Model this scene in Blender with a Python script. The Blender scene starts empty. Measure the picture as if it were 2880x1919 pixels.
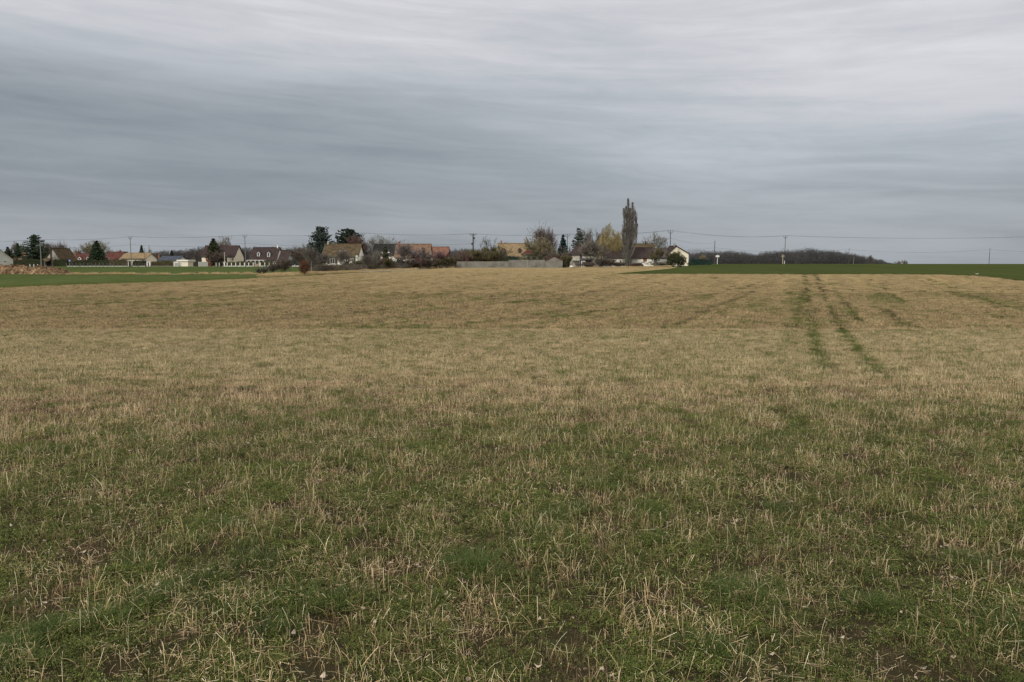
import bpy, math, random
import numpy as np
from mathutils import Vector, Matrix, Quaternion

sc = bpy.context.scene
R = math.radians

# ---------------------------------------------------------------- camera
F_PX, CX, CY, YH = 2240.0, 1440.0, 959.5, 735.0
CAM_H = 2.10
PITCH = math.atan((CY - YH) / F_PX)
cam = bpy.data.objects.new('camera', bpy.data.cameras.new('camera'))
sc.collection.objects.link(cam)
cam.location = (0, 0, CAM_H)
cam.rotation_euler = (R(90) - PITCH, 0, 0)
cam.data.sensor_width = 36
cam.data.lens = 28
cam.data.clip_start = 0.05
cam.data.clip_end = 6000
sc.camera = cam

# ---------------------------------------------------------------- world: overcast sky
SUN_EL, SUN_AZ = R(31), R(206)          # behind the camera, a little to the left
world = bpy.data.worlds.new('World'); sc.world = world; world.use_nodes = True
nt = world.node_tree; nt.nodes.clear()
def N(t, **kw):
    n = nt.nodes.new(t)
    for k, v in kw.items(): setattr(n, k, v)
    return n
L = lambda a, b: nt.links.new(a, b)
def M(op, a, b=None, c=None, clamp=False):
    n = N('ShaderNodeMath', operation=op); n.use_clamp = clamp
    for i, v in enumerate((a, b, c)):
        if v is None: continue
        if isinstance(v, (int, float)): n.inputs[i].default_value = v
        else: L(v, n.inputs[i])
    return n.outputs[0]
def SM(x, a, b):                       # smoothstep on the sky
    n = N('ShaderNodeMapRange', interpolation_type='SMOOTHSTEP')
    L(x, n.inputs[0]); n.inputs[1].default_value = a; n.inputs[2].default_value = b
    return n.outputs[0]
tc = N('ShaderNodeTexCoord'); sep = N('ShaderNodeSeparateXYZ'); L(tc.outputs['Generated'], sep.inputs[0])
dx, dy, dz = sep.outputs
# streaks: slightly tilted so they sink towards the right
ztilt = M('MULTIPLY_ADD', dx, 0.045, dz)
def streak(sx, sz, seed, detail=3.0, dist=0.35, rough=0.5):
    cb = N('ShaderNodeCombineXYZ')
    L(M('MULTIPLY', dx, sx), cb.inputs[0]); L(M('MULTIPLY_ADD', dy, sx, seed), cb.inputs[1]); L(M('MULTIPLY', ztilt, sz), cb.inputs[2])
    nz = N('ShaderNodeTexNoise'); L(cb.outputs[0], nz.inputs['Vector'])
    nz.inputs['Scale'].default_value = 1; nz.inputs['Detail'].default_value = detail
    nz.inputs['Roughness'].default_value = rough; nz.inputs['Distortion'].default_value = dist
    return nz.outputs['Fac']
n1 = streak(1.8, 15, 3.7, 3.5, 0.5, 0.5)
n2 = streak(4.6, 52, 11.3, 5.0, 0.8, 0.6)
n3 = streak(1.0, 6, 27.1, 2.0)
n4 = streak(16, 60, 5.5, 5.0, 1.0, 0.6)
pat = M('ADD', M('ADD', M('MULTIPLY', n1, 0.42), M('MULTIPLY', n2, 0.25)), M('ADD', M('MULTIPLY', n3, 0.25), M('MULTIPLY', n4, 0.08)))
pat = SM(pat, 0.35, 0.65)
el = M('MAXIMUM', dz, 0.0)
base = M('MULTIPLY_ADD', SM(el, 0.0, 0.36), 0.34, 0.345)      # 0.30 at the horizon, brighter above
base = M('ADD', base, M('MULTIPLY', SM(el, 0.33, 0.95), 1.0))
# darker bank on the left, lighter sheet on the right
lf = SM(M('MULTIPLY', dx, -1.0), -0.30, 0.35)
band = M('MULTIPLY', SM(el, 0.02, 0.12), M('SUBTRACT', 1.0, SM(ztilt, 0.15, 0.26)))
base = M('MULTIPLY', base, M('SUBTRACT', 1.0, M('MULTIPLY', M('MULTIPLY', lf, band), 0.38)))
rt = M('MULTIPLY', SM(dx, -0.05, 0.30), M('MULTIPLY', SM(el, 0.03, 0.15), M('SUBTRACT', 1.0, SM(el, 0.30, 0.5))))
base = M('MULTIPLY', base, M('MULTIPLY_ADD', rt, 0.10, 1.0))
strip = M('MULTIPLY', M('MULTIPLY', SM(ztilt, 0.035, 0.085), M('SUBTRACT', 1.0, SM(ztilt, 0.10, 0.135))), SM(M('MULTIPLY', dx, -1.0), -0.15, 0.10))
base = M('ADD', base, M('MULTIPLY', strip, 0.050))
base = M('MULTIPLY', base, M('MULTIPLY_ADD', pat, 0.36, 0.84))
cr = N('ShaderNodeValToRGB'); L(M('MULTIPLY', base, 0.46), cr.inputs[0])
e = cr.color_ramp.elements
e[0].position = 0.0; e[0].color = (0, 0, 0, 1)
e[1].position = 1.0; e[1].color = (2.2, 2.13, 2.08, 1)
for p, c in ((0.22*.46, (0.194, 0.220, 0.260)), (0.34*.46, (0.316, 0.347, 0.383)), (0.50*.46, (0.472, 0.508, 0.552)), (0.66*.46, (0.655, 0.655, 0.685))):
    k = e.new(p); k.color = (*c, 1)
sky = N('ShaderNodeTexSky', sky_type='NISHITA'); sky.sun_disc = False
sky.sun_elevation = SUN_EL; sky.sun_rotation = SUN_AZ
bg1 = N('ShaderNodeBackground'); L(sky.outputs[0], bg1.inputs[0]); bg1.inputs[1].default_value = 0.08
bg2 = N('ShaderNodeBackground'); L(cr.outputs[0], bg2.inputs[0]); bg2.inputs[1].default_value = 1.0
mx = N('ShaderNodeMixShader'); mx.inputs[0].default_value = 0.93
L(bg1.outputs[0], mx.inputs[1]); L(bg2.outputs[0], mx.inputs[2])
out = N('ShaderNodeOutputWorld'); L(mx.outputs[0], out.inputs[0])

# ---------------------------------------------------------------- sun behind the clouds
sl = bpy.data.lights.new('sun', 'SUN'); sl.energy = 2.4; sl.angle = R(11); sl.color = (1.0, 0.965, 0.91)
so = bpy.data.objects.new('sun', sl); sc.collection.objects.link(so)
sdir = Vector((math.sin(SUN_AZ) * math.cos(SUN_EL), math.cos(SUN_AZ) * math.cos(SUN_EL), math.sin(SUN_EL)))
so.rotation_euler = sdir.to_track_quat('Z', 'Y').to_euler(); so.location = sdir * 50

sc.view_settings.view_transform = 'Standard'; sc.view_settings.look = 'None'
sc.view_settings.exposure = 0.0; sc.view_settings.gamma = 1.0
sc.cycles.max_bounces = 5; sc.cycles.diffuse_bounces = 3; sc.cycles.glossy_bounces = 2
sc.cycles.transparent_max_bounces = 4

# ---------------------------------------------------------------- measuring: pixel + distance -> place
def ray(px, py):
    a = (px - CX) / F_PX; b = -(py - CY) / F_PX
    return (a, math.cos(PITCH) + b * math.sin(PITCH), -math.sin(PITCH) + b * math.cos(PITCH))
def at(px, py, Y):
    r = ray(px, py); t = Y / r[1]
    return r[0] * t, CAM_H + r[2] * t
def Xo(px, Y, py=740): return at(px, py, Y)[0]
def Zo(py, Y, px=1440): return at(px, py, Y)[1]
def proj(x, y, z):                      # world -> photo pixels (numpy ok)
    z = z - CAM_H
    f = y * math.cos(PITCH) - z * math.sin(PITCH)
    u = y * math.sin(PITCH) + z * math.cos(PITCH)
    f = np.maximum(f, 1e-3)
    return CX + x / f * F_PX, CY - u / f * F_PX

# ---------------------------------------------------------------- terrain
_d = np.array([-50, 0, 9, 13.4, 18, 25, 35, 50, 75, 100, 134, 180, 250, 300, 420, 1000, 3500.])
_z = np.array([0, 0, 0, -.08, -.38, -.85, -1.25, -1.5, -1.35, -.75, -.1, .44, .48, .2, -1.2, -5, -20])
_t = np.arange(-50, 3500, 0.5)
_v = np.interp(_t, _d, _z)
_v = np.convolve(np.pad(_v, 8, mode='edge'), np.hanning(19)[1:-1] / np.hanning(19)[1:-1].sum(), 'valid')
def sstep(x, a, b):
    t = np.clip((x - a) / (b - a), 0, 1); return t * t * (3 - 2 * t)
def H(x, y):
    x = np.asarray(x, float); y = np.asarray(y, float)
    ye = y * (1 + (0.05 * np.sin(x * 0.16 + 0.8) + 0.03 * np.sin(x * 0.47 + 2)) * np.clip(1 - y / 40, 0, 1))
    z = np.interp(ye, _t, _v)
    u = x / np.maximum(y, 1)
    rise = 0.72 * sstep(u, 0.10, 0.24) * sstep(y, 120, 245) * (1 - 1.6 * sstep(y, 262, 420))
    z = z + rise
    z = z + 0.04 * np.sin(x * 0.11 + 2) * np.sin(y * 0.07 + 1) * sstep(y, 20, 60) * (1 - sstep(y, 130, 180))
    return z
def Hs(x, y): return float(H(x, y))
def gpt(px, py):                        # pixel -> point on the terrain
    r = ray(px, py)
    t = np.linspace(2, 400, 8000)
    d = CAM_H + r[2] * t - H(r[0] * t, r[1] * t)
    i = int(np.argmax(d < 0)) if (d < 0).any() else len(t) - 1
    return r[0] * t[i], r[1] * t[i]

# ---------------------------------------------------------------- value noise
def vn(x, y, s, seed=0):
    x = np.asarray(x, float) / s + 1000.3; y = np.asarray(y, float) / s + 1000.7
    xi = np.floor(x).astype(np.int64); yi = np.floor(y).astype(np.int64)
    fx = x - xi; fy = y - yi; fx = fx * fx * (3 - 2 * fx); fy = fy * fy * (3 - 2 * fy)
    def h(a, b):
        n = (a * 374761393 + b * 668265263 + seed * 974634777) & 0xffffffff
        n = ((n ^ (n >> 13)) * 1274126177) & 0xffffffff
        return ((n ^ (n >> 16)) & 0xffff) / 65535.0
    return (h(xi, yi) * (1 - fx) + h(xi + 1, yi) * fx) * (1 - fy) + (h(xi, yi + 1) * (1 - fx) + h(xi + 1, yi + 1) * fx) * fy
def fbm(x, y, s, seed=0, o=3):
    v = 0; a = 1; t = 0
    for i in range(o):
        v = v + a * vn(x, y, s / 2 ** i, seed + i * 7); t += a; a *= .5
    return v / t

# ---------------------------------------------------------------- mesh builder
class MB:
    def __init__(s): s.v = []; s.f = []
    def add(s, vs, fs):
        o = len(s.v); s.v.extend([tuple(map(float, p)) for p in vs]); s.f.extend([tuple(i + o for i in f) for f in fs]); return s
    def box(s, x0, x1, y0, y1, z0, z1):
        return s.add([(x0, y0, z0), (x1, y0, z0), (x1, y1, z0), (x0, y1, z0), (x0, y0, z1), (x1, y0, z1), (x1, y1, z1), (x0, y1, z1)],
                     [(0, 3, 2, 1), (4, 5, 6, 7), (0, 1, 5, 4), (1, 2, 6, 5), (2, 3, 7, 6), (3, 0, 4, 7)])
    def tube(s, p0, p1, r0, r1, n=5, cap=True):
        p0 = Vector(p0); p1 = Vector(p1); d = p1 - p0
        if d.length < 1e-6: return s
        d.normalize(); a = d.orthogonal().normalized(); b = d.cross(a)
        vs = []
        for p, r in ((p0, r0), (p1, r1)):
            for i in range(n):
                t = 2 * math.pi * i / n; vs.append(p + a * (r * math.cos(t)) + b * (r * math.sin(t)))
        fs = [(i, (i + 1) % n, n + (i + 1) % n, n + i) for i in range(n)]
        if cap: fs += [tuple(range(n))[::-1], tuple(range(n, 2 * n))]
        return s.add(vs, fs)
    def path(s, pts, rad, n=5):
        for i in range(len(pts) - 1):
            s.tube(pts[i], pts[i + 1], rad[i] if not isinstance(rad, (int, float)) else rad, rad[i + 1] if not isinstance(rad, (int, float)) else rad, n, False)
        return s
    def tris(s, T):                     # T: (n,3,3) numpy
        o = len(s.v); n = len(T); s.v.extend(map(tuple, T.reshape(-1, 3).tolist()))
        s.f.extend([(o + 3 * i, o + 3 * i + 1, o + 3 * i + 2) for i in range(n)]); return s
    def quads(s, T):
        o = len(s.v); n = len(T); s.v.extend(map(tuple, T.reshape(-1, 3).tolist()))
        s.f.extend([(o + 4 * i, o + 4 * i + 1, o + 4 * i + 2, o + 4 * i + 3) for i in range(n)]); return s
    def mesh(s, name, mat):
        me = bpy.data.meshes.new(name); me.from_pydata(s.v, [], s.f); me.update()
        if mat: me.materials.append(mat)
        return me
    def build(s, name, mat, parent=None, loc=(0, 0, 0), smooth=False):
        me = s.mesh(name, mat)
        if smooth: me.shade_smooth()
        o = bpy.data.objects.new(name, me); sc.collection.objects.link(o); o.location = loc
        if parent: o.parent = parent
        return o
def tag(o, label=None, cat=None, group=None, kind=None):
    if label: o['label'] = label
    if cat: o['category'] = cat
    if group: o['group'] = group
    if kind: o['kind'] = kind
    return o
def empty(name, label, cat, loc, rz=0, group=None):
    o = bpy.data.objects.new(name, None); sc.collection.objects.link(o); o.location = loc; o.rotation_euler = (0, 0, rz)
    o.empty_display_size = 0.3
    return tag(o, label, cat, group)

# ---------------------------------------------------------------- materials
def newmat(name):
    m = bpy.data.materials.new(name); m.use_nodes = True; m.node_tree.nodes.clear(); return m
def mat(name, c1, c2=None, scale=2.0, rough=0.85, bump=0.0, bscale=None, stretch=(1, 1, 1), c3=None, spec=0.3, tl=0.0):
    """noise-mixed surface in object space"""
    m = newmat(name); t = m.node_tree; nd = t.nodes.new; lk = t.links.new
    o = nd('ShaderNodeOutputMaterial'); p = nd('ShaderNodeBsdfPrincipled'); lk(p.outputs[0], o.inputs[0])
    p.inputs['Roughness'].default_value = rough; p.inputs['Specular IOR Level'].default_value = spec
    tcn = nd('ShaderNodeTexCoord'); mp = nd('ShaderNodeMapping'); lk(tcn.outputs['Object'], mp.inputs[0]); mp.inputs['Scale'].default_value = stretch
    nz = nd('ShaderNodeTexNoise'); lk(mp.outputs[0], nz.inputs['Vector']); nz.inputs['Scale'].default_value = scale
    nz.inputs['Detail'].default_value = 4; nz.inputs['Roughness'].default_value = 0.6
    r = nd('ShaderNodeValToRGB'); lk(nz.outputs['Fac'], r.inputs[0]); e = r.color_ramp.elements
    c2 = c2 or tuple(v * 0.8 for v in c1)
    e[0].position = 0.33; e[0].color = (*c1, 1); e[1].position = 0.67; e[1].color = (*c2, 1)
    if c3: k = e.new(0.5); k.color = (*c3, 1)
    lk(r.outputs[0], p.inputs['Base Color'])
    if bump:
        n2 = nd('ShaderNodeTexNoise'); lk(mp.outputs[0], n2.inputs['Vector']); n2.inputs['Scale'].default_value = bscale or scale * 4; n2.inputs['Detail'].default_value = 4
        b = nd('ShaderNodeBump'); b.inputs['Strength'].default_value = bump; b.inputs['Distance'].default_value = 0.05
        lk(n2.outputs['Fac'], b.inputs['Height']); lk(b.outputs[0], p.inputs['Normal'])
    if tl:
        tr = nd('ShaderNodeBsdfTranslucent'); lk(r.outputs[0], tr.inputs[0]); ms = nd('ShaderNodeMixShader'); ms.inputs[0].default_value = tl
        lk(p.outputs[0], ms.inputs[1]); lk(tr.outputs[0], ms.inputs[2]); lk(ms.outputs[0], o.inputs[0])
    return m
def roofmat(name, c1, c2):
    """courses of flat tiles, weathered"""
    m = mat(name, c1, c2, 1.1, 0.95, c3=tuple((a + b) / 2 for a, b in zip(c1, c2)), spec=0.05)
    t = m.node_tree; nd = t.nodes.new; lk = t.links.new
    p = [n for n in t.nodes if n.type == 'BSDF_PRINCIPLED'][0]; r = [n for n in t.nodes if n.type == 'VALTORGB'][0]
    tcn = [n for n in t.nodes if n.type == 'TEX_COORD'][0]
    vo = nd('ShaderNodeTexVoronoi'); mp = nd('ShaderNodeMapping'); mp.inputs['Scale'].default_value = (4, 4, 5)
    lk(tcn.outputs['Object'], mp.inputs[0]); lk(mp.outputs[0], vo.inputs['Vector']); vo.inputs['Scale'].default_value = 1
    hs = nd('ShaderNodeHueSaturation'); lk(r.outputs[0], hs.inputs['Color'])
    mr = nd('ShaderNodeMapRange'); sp = nd('ShaderNodeSeparateColor'); lk(vo.outputs['Color'], sp.inputs[0]); lk(sp.outputs[0], mr.inputs[0])
    mr.inputs[3].default_value = 0.42; mr.inputs[4].default_value = 0.78; lk(mr.outputs[0], hs.inputs['Value']); lk(hs.outputs[0], p.inputs['Base Color'])
    w = nd('ShaderNodeTexWave'); w.bands_direction = 'Z'; w.inputs['Scale'].default_value = 1.2; lk(tcn.outputs['Object'], w.inputs['Vector'])
    b = nd('ShaderNodeBump'); b.inputs['Strength'].default_value = 0.5; b.inputs['Distance'].default_value = 0.04
    lk(w.outputs['Fac'], b.inputs['Height']); lk(b.outputs[0], p.inputs['Normal'])
    return m
MT = {}
MT['white'] = mat('white_render', (0.80, 0.77, 0.68), (0.70, 0.66, 0.57), 0.6)
MT['cream'] = mat('cream_render', (0.80, 0.72, 0.55), (0.70, 0.62, 0.46), 0.6)
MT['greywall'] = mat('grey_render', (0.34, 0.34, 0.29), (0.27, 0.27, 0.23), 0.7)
MT['patchy'] = mat('patchy_render', (0.52, 0.47, 0.37), (0.30, 0.26, 0.20), 1.4)
MT['brown_roof'] = roofmat('brown_tiles', (0.085, 0.062, 0.038), (0.16, 0.12, 0.068))
MT['maroon_roof'] = roofmat('maroon_tiles', (0.10, 0.042, 0.035), (0.165, 0.07, 0.055))
MT['darkbrown_roof'] = roofmat('dark_brown_tiles', (0.06, 0.043, 0.04), (0.085, 0.062, 0.055))
MT['black_roof'] = roofmat('black_slates', (0.028, 0.03, 0.028), (0.045, 0.042, 0.038))
MT['orange_roof'] = roofmat('orange_brown_tiles', (0.28, 0.17, 0.105), (0.20, 0.13, 0.085))
MT['red_roof'] = roofmat('orange_red_tiles', (0.30, 0.15, 0.10), (0.23, 0.12, 0.085))
MT['yellow_roof'] = roofmat('yellow_ochre_tiles', (0.36, 0.26, 0.145), (0.29, 0.21, 0.12))
MT['blue_roof'] = roofmat('blue_slates', (0.095, 0.108, 0.135), (0.075, 0.085, 0.11))
MT['grey_roof'] = roofmat('grey_brown_tiles', (0.085, 0.07, 0.068), (0.115, 0.095, 0.088))
MT['concrete'] = mat('concrete', (0.22, 0.205, 0.165), (0.12, 0.11, 0.088), 0.7, bump=0.3, c3=(0.175, 0.16, 0.13))
MT['polegrey'] = mat('pole_concrete', (0.17, 0.16, 0.145), (0.12, 0.115, 0.105), 1.5)
MT['poledark'] = mat('pole_wood', (0.075, 0.065, 0.055), (0.05, 0.043, 0.038), 2.0)
MT['metal'] = mat('dark_metal', (0.05, 0.05, 0.05), (0.035, 0.035, 0.035), 3, rough=0.5)
MT['wire'] = mat('wire', (0.06, 0.06, 0.062), (0.045, 0.045, 0.047), 1, rough=0.6)
MT['insul'] = mat('insulator', (0.05, 0.045, 0.045), (0.03, 0.03, 0.03), 3, rough=0.3)
MT['paint'] = mat('white_paint', (0.74, 0.73, 0.68), (0.60, 0.59, 0.54), 1.5)
MT['glass'] = mat('dark_glass', (0.03, 0.035, 0.04), (0.05, 0.055, 0.065), 1, rough=0.12, spec=0.6)
MT['skyglass'] = mat('roof_window_glass', (0.16, 0.19, 0.23), (0.12, 0.15, 0.19), 1, rough=0.1, spec=0.8)
MT['brownwood'] = mat('brown_wood', (0.085, 0.05, 0.033), (0.055, 0.033, 0.024), 4, stretch=(1, 1, .2))
MT['rustwood'] = mat('orange_brown_shutter', (0.22, 0.085, 0.03), (0.17, 0.065, 0.025), 4)
MT['redpaint'] = mat('faded_red_shutter', (0.28, 0.075, 0.06), (0.22, 0.06, 0.05), 3)
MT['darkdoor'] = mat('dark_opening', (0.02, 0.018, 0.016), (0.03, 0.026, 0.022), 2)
MT['bluepaint'] = mat('dark_blue_paint', (0.025, 0.035, 0.09), (0.02, 0.028, 0.07), 2)
MT['signblue'] = mat('sign_blue', (0.04, 0.10, 0.38), (0.035, 0.09, 0.33), 2, rough=0.5)
MT['brick'] = mat('chimney_brick', (0.26, 0.12, 0.07), (0.19, 0.09, 0.055), 6)
MT['pink'] = mat('pinkish_boards', (0.42, 0.29, 0.21), (0.35, 0.24, 0.18), 3)
MT['palewood'] = mat('pale_wood', (0.40, 0.34, 0.22), (0.32, 0.27, 0.18), 3)
# plants
def leaf(name, a, b, sc_=1.0, tl=0.15): return mat(name, a, b, sc_, 0.8, spec=0.2, tl=tl)
MT['spruce'] = leaf('spruce_needles', (0.018, 0.032, 0.016), (0.042, 0.062, 0.030))
MT['bluespruce'] = leaf('blue_spruce_needles', (0.010, 0.026, 0.026), (0.026, 0.050, 0.048))
MT['cedar'] = leaf('cedar_needles', (0.022, 0.038, 0.020), (0.050, 0.070, 0.034))
MT['greycedar'] = leaf('grey_cedar_needles', (0.032, 0.044, 0.038), (0.066, 0.080, 0.064))
MT['pine'] = leaf('black_pine_needles', (0.014, 0.024, 0.015), (0.030, 0.044, 0.027))
MT['larch'] = leaf('grey_pine_needles', (0.040, 0.050, 0.032), (0.075, 0.085, 0.055))
MT['cypress'] = leaf('olive_cypress', (0.030, 0.036, 0.014), (0.055, 0.060, 0.024))
MT['thuja'] = leaf('thuja_hedge', (0.020, 0.026, 0.010), (0.040, 0.044, 0.016))
MT['brownhedge'] = leaf('brown_hedge', (0.050, 0.042, 0.018), (0.085, 0.070, 0.030))
MT['greenhedge'] = leaf('blue_green_hedge', (0.010, 0.026, 0.020), (0.022, 0.044, 0.034))
MT['olive'] = leaf('olive_bush', (0.045, 0.045, 0.015), (0.085, 0.078, 0.028))
MT['rust'] = leaf('rusty_beech_leaves', (0.085, 0.038, 0.020), (0.16, 0.075, 0.038))
MT['bark'] = mat('bark', (0.055, 0.046, 0.038), (0.085, 0.072, 0.06), 3)
MT['birchbark'] = mat('birch_bark', (0.42, 0.40, 0.36), (0.16, 0.14, 0.12), 2.5, stretch=(1, 1, 3))
MT['tw_grey'] = mat('grey_twigs', (0.12, 0.11, 0.092), (0.19, 0.172, 0.142), 0.8)
MT['tw_brown'] = mat('brown_twigs', (0.085, 0.066, 0.050), (0.13, 0.102, 0.078), 0.9)
MT['tw_dark'] = mat('dark_twigs', (0.078, 0.069, 0.055), (0.125, 0.11, 0.088), 0.8)
MT['tw_purple'] = mat('purple_twigs', (0.120, 0.098, 0.088), (0.18, 0.15, 0.135), 0.8)
MT['tw_red'] = mat('reddish_twigs', (0.10, 0.055, 0.045), (0.14, 0.085, 0.068), 0.8)
MT['tw_pink'] = mat('pink_buds', (0.16, 0.085, 0.085), (0.10, 0.056, 0.055), 1.5)
MT['tw_yellow'] = mat('yellow_twigs', (0.30, 0.235, 0.10), (0.19, 0.155, 0.07), 0.7)
MT['tw_ochre'] = mat('ochre_twigs', (0.23, 0.19, 0.10), (0.14, 0.118, 0.065), 0.6)
MT['tw_khaki'] = mat('khaki_twigs', (0.17, 0.15, 0.075), (0.115, 0.10, 0.05), 0.7)
MT['tw_pale'] = mat('pale_twigs', (0.18, 0.155, 0.12), (0.105, 0.09, 0.07), 0.8)
MT['tw_olive'] = mat('olive_twigs', (0.075, 0.066, 0.03), (0.12, 0.10, 0.045), 0.8)
MT['wood'] = mat('far_wood', (0.042, 0.042, 0.041), (0.074, 0.071, 0.066), 0.12, c3=(0.056, 0.054, 0.051))
MT['wood_left'] = mat('far_wood_brown', (0.044, 0.038, 0.035), (0.072, 0.063, 0.055), 0.12)
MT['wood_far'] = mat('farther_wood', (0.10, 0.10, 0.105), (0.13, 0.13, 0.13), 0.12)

# ================================================================ SETTING: ground sheets
def attr_mat(name, build): return build(newmat(name))
def ground_mat(name, cols, scales, attr=None, green=None, bump=0.6, bdist=0.03, rough=0.95):
    """layers of noise in object metres; optional per-vertex mix towards a dark green-brown with shade under plants painted in"""
    m = newmat(name); t = m.node_tree; nd = t.nodes.new; lk = t.links.new
    o = nd('ShaderNodeOutputMaterial'); p = nd('ShaderNodeBsdfPrincipled'); lk(p.outputs[0], o.inputs[0])
    p.inputs['Roughness'].default_value = rough; p.inputs['Specular IOR Level'].default_value = 0.0
    tcn = nd('ShaderNodeTexCoord'); col = None
    for i, (s, st) in enumerate(scales):
        mp = nd('ShaderNodeMapping'); lk(tcn.outputs['Object'], mp.inputs[0]); mp.inputs['Scale'].default_value = st
        nz = nd('ShaderNodeTexNoise'); lk(mp.outputs[0], nz.inputs['Vector']); nz.inputs['Scale'].default_value = s
        nz.inputs['Detail'].default_value = 6; nz.inputs['Roughness'].default_value = 0.65
        r = nd('ShaderNodeValToRGB'); lk(nz.outputs['Fac'], r.inputs[0]); e = r.color_ramp.elements
        a, b = cols[i]; e[0].position = 0.36; e[0].color = (*a, 1); e[1].position = 0.64; e[1].color = (*b, 1)
        if col is None: col = r.outputs[0]
        else:
            mx = nd('ShaderNodeMix'); mx.data_type = 'RGBA'; mx.blend_type = 'MULTIPLY'; mx.inputs[0].default_value = 1.0
            lk(col, mx.inputs[6]); lk(r.outputs[0], mx.inputs[7]); col = mx.outputs[2]
        hf = nz.outputs['Fac']
    if attr:
        at_ = nd('ShaderNodeAttribute'); at_.attribute_name = attr
        nz = nd('ShaderNodeTexNoise'); lk(tcn.outputs['Object'], nz.inputs['Vector']); nz.inputs['Scale'].default_value = 4.0; nz.inputs['Detail'].default_value = 6
        ad = nd('ShaderNodeMath'); ad.operation = 'MULTIPLY_ADD'; lk(nz.outputs['Fac'], ad.inputs[0]); ad.inputs[1].default_value = 1.1; lk(at_.outputs['Fac'], ad.inputs[2])
        mr = nd('ShaderNodeMapRange'); lk(ad.outputs[0], mr.inputs[0]); mr.inputs[1].default_value = 0.85; mr.inputs[2].default_value = 1.25
        mx = nd('ShaderNodeMix'); mx.data_type = 'RGBA'; lk(mr.outputs[0], mx.inputs[0]); lk(col, mx.inputs[6]); mx.inputs[7].default_value = (*green, 1); col = mx.outputs[2]
    lk(col, p.inputs['Base Color'])
    b = nd('ShaderNodeBump'); b.inputs['Strength'].default_value = bump; b.inputs['Distance'].default_value = bdist
    lk(hf, b.inputs['Height']); lk(b.outputs[0], p.inputs['Normal'])
    return m
one = (1, 1, 1)
ROT = math.atan(0.368)
M_ground = ground_mat('rough_grass_ground', [((0.055, 0.062, 0.026), (0.085, 0.082, 0.038)), ((0.8, 0.8, 0.8), (1.1, 1.1, 1.1))], [(0.08, one), (1.5, one)])
M_crop_r = ground_mat('winter_wheat', [((0.041, 0.051, 0.017), (0.050, 0.060, 0.021)), ((0.84, 0.86, 0.8), (1.12, 1.1, 1.1)), ((0.8, 0.8, 0.8), (1.2, 1.2, 1.2))], [(0.05, (1, .25, 1)), (0.35, (2.2, .06, 1)), (3.0, one)])
M_crop_l = ground_mat('young_wheat', [((0.050, 0.066, 0.022), (0.062, 0.079, 0.028)), ((0.84, 0.86, 0.8), (1.14, 1.1, 1.15)), ((0.75, 0.75, 0.75), (1.25, 1.25, 1.25))], [(0.05, (1, .25, 1)), (0.5, (1, .3, 1)), (4.0, one)])
M_stub = ground_mat('stubble_soil', [((0.070, 0.052, 0.033), (0.13, 0.098, 0.060)), ((0.35, 0.34, 0.33), (1.25, 1.2, 1.15)), ((0.35, 0.35, 0.35), (1.5, 1.5, 1.5))], [(1.2, one), (16, one), (85, one)], 'green', (0.040, 0.035, 0.018), 1.0, 0.02)  # soil under green regrowth darkened in colour to paint the shadowed gaps
M_dry = ground_mat('dry_verge', [((0.24, 0.19, 0.11), (0.16, 0.135, 0.07)), ((0.7, 0.7, 0.7), (1.2, 1.2, 1.2))], [(0.3, one), (3, one)])
M_path = ground_mat('pale_track', [((0.30, 0.26, 0.19), (0.22, 0.19, 0.13)), ((0.8, 0.8, 0.8), (1.1, 1.1, 1.1))], [(0.3, one), (3, one)])
M_edge = ground_mat('dark_grass_edge', [((0.048, 0.060, 0.018), (0.066, 0.076, 0.024)), ((0.7, 0.7, 0.7), (1.2, 1.2, 1.2))], [(0.3, one), (3, one)])
M_road = ground_mat('asphalt', [((0.10, 0.10, 0.10), (0.13, 0.13, 0.125)), ((0.9, 0.9, 0.9), (1.1, 1.1, 1.1))], [(0.3, one), (8, one)])

def grid_obj(name, XX, YY, ZZ, mat_, green=None, smooth=True):
    nr, nc = XX.shape
    me = bpy.data.meshes.new(name)
    co = np.stack([XX, YY, ZZ], -1).reshape(-1, 3)
    i = np.arange(nr * nc).reshape(nr, nc)
    f = np.stack([i[:-1, :-1], i[:-1, 1:], i[1:, 1:], i[1:, :-1]], -1).reshape(-1, 4)
    me.vertices.add(len(co)); me.vertices.foreach_set('co', co.ravel())
    me.loops.add(f.size); me.loops.foreach_set('vertex_index', f.ravel().astype(np.int32))
    me.polygons.add(len(f)); me.polygons.foreach_set('loop_start', (np.arange(len(f)) * 4).astype(np.int32))
    me.polygons.foreach_set('loop_total', np.full(len(f), 4, np.int32))
    me.update(calc_edges=True); me.validate()
    if smooth: me.shade_smooth()
    if green is not None:
        a = me.attributes.new('green', 'FLOAT', 'POINT'); a.data.foreach_set('value', green.ravel().astype(np.float32))
    me.materials.append(mat_)
    o = bpy.data.objects.new(name, me); sc.collection.objects.link(o); return tag(o, kind='structure')

ax = np.concatenate([-np.geomspace(3000, 320, 10), np.arange(-300, -60, 6), np.arange(-60, 61, 2.0), np.arange(66, 301, 6), np.geomspace(320, 3000, 10)])
ay = np.concatenate([-np.geomspace(400, 14, 6), np.arange(-10, 60, 1.0), np.arange(60, 330, 3.0), np.geomspace(335, 3000, 26)])
GX, GY = np.meshgrid(ax, ay)
gz = H(GX, GY) - 0.06 - 0.10 * ((GY > 0) & (GY < 60))
tag(grid_obj('ground', GX, GY, gz, M_ground), 'gently rolling ground under the fields and village')

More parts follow.
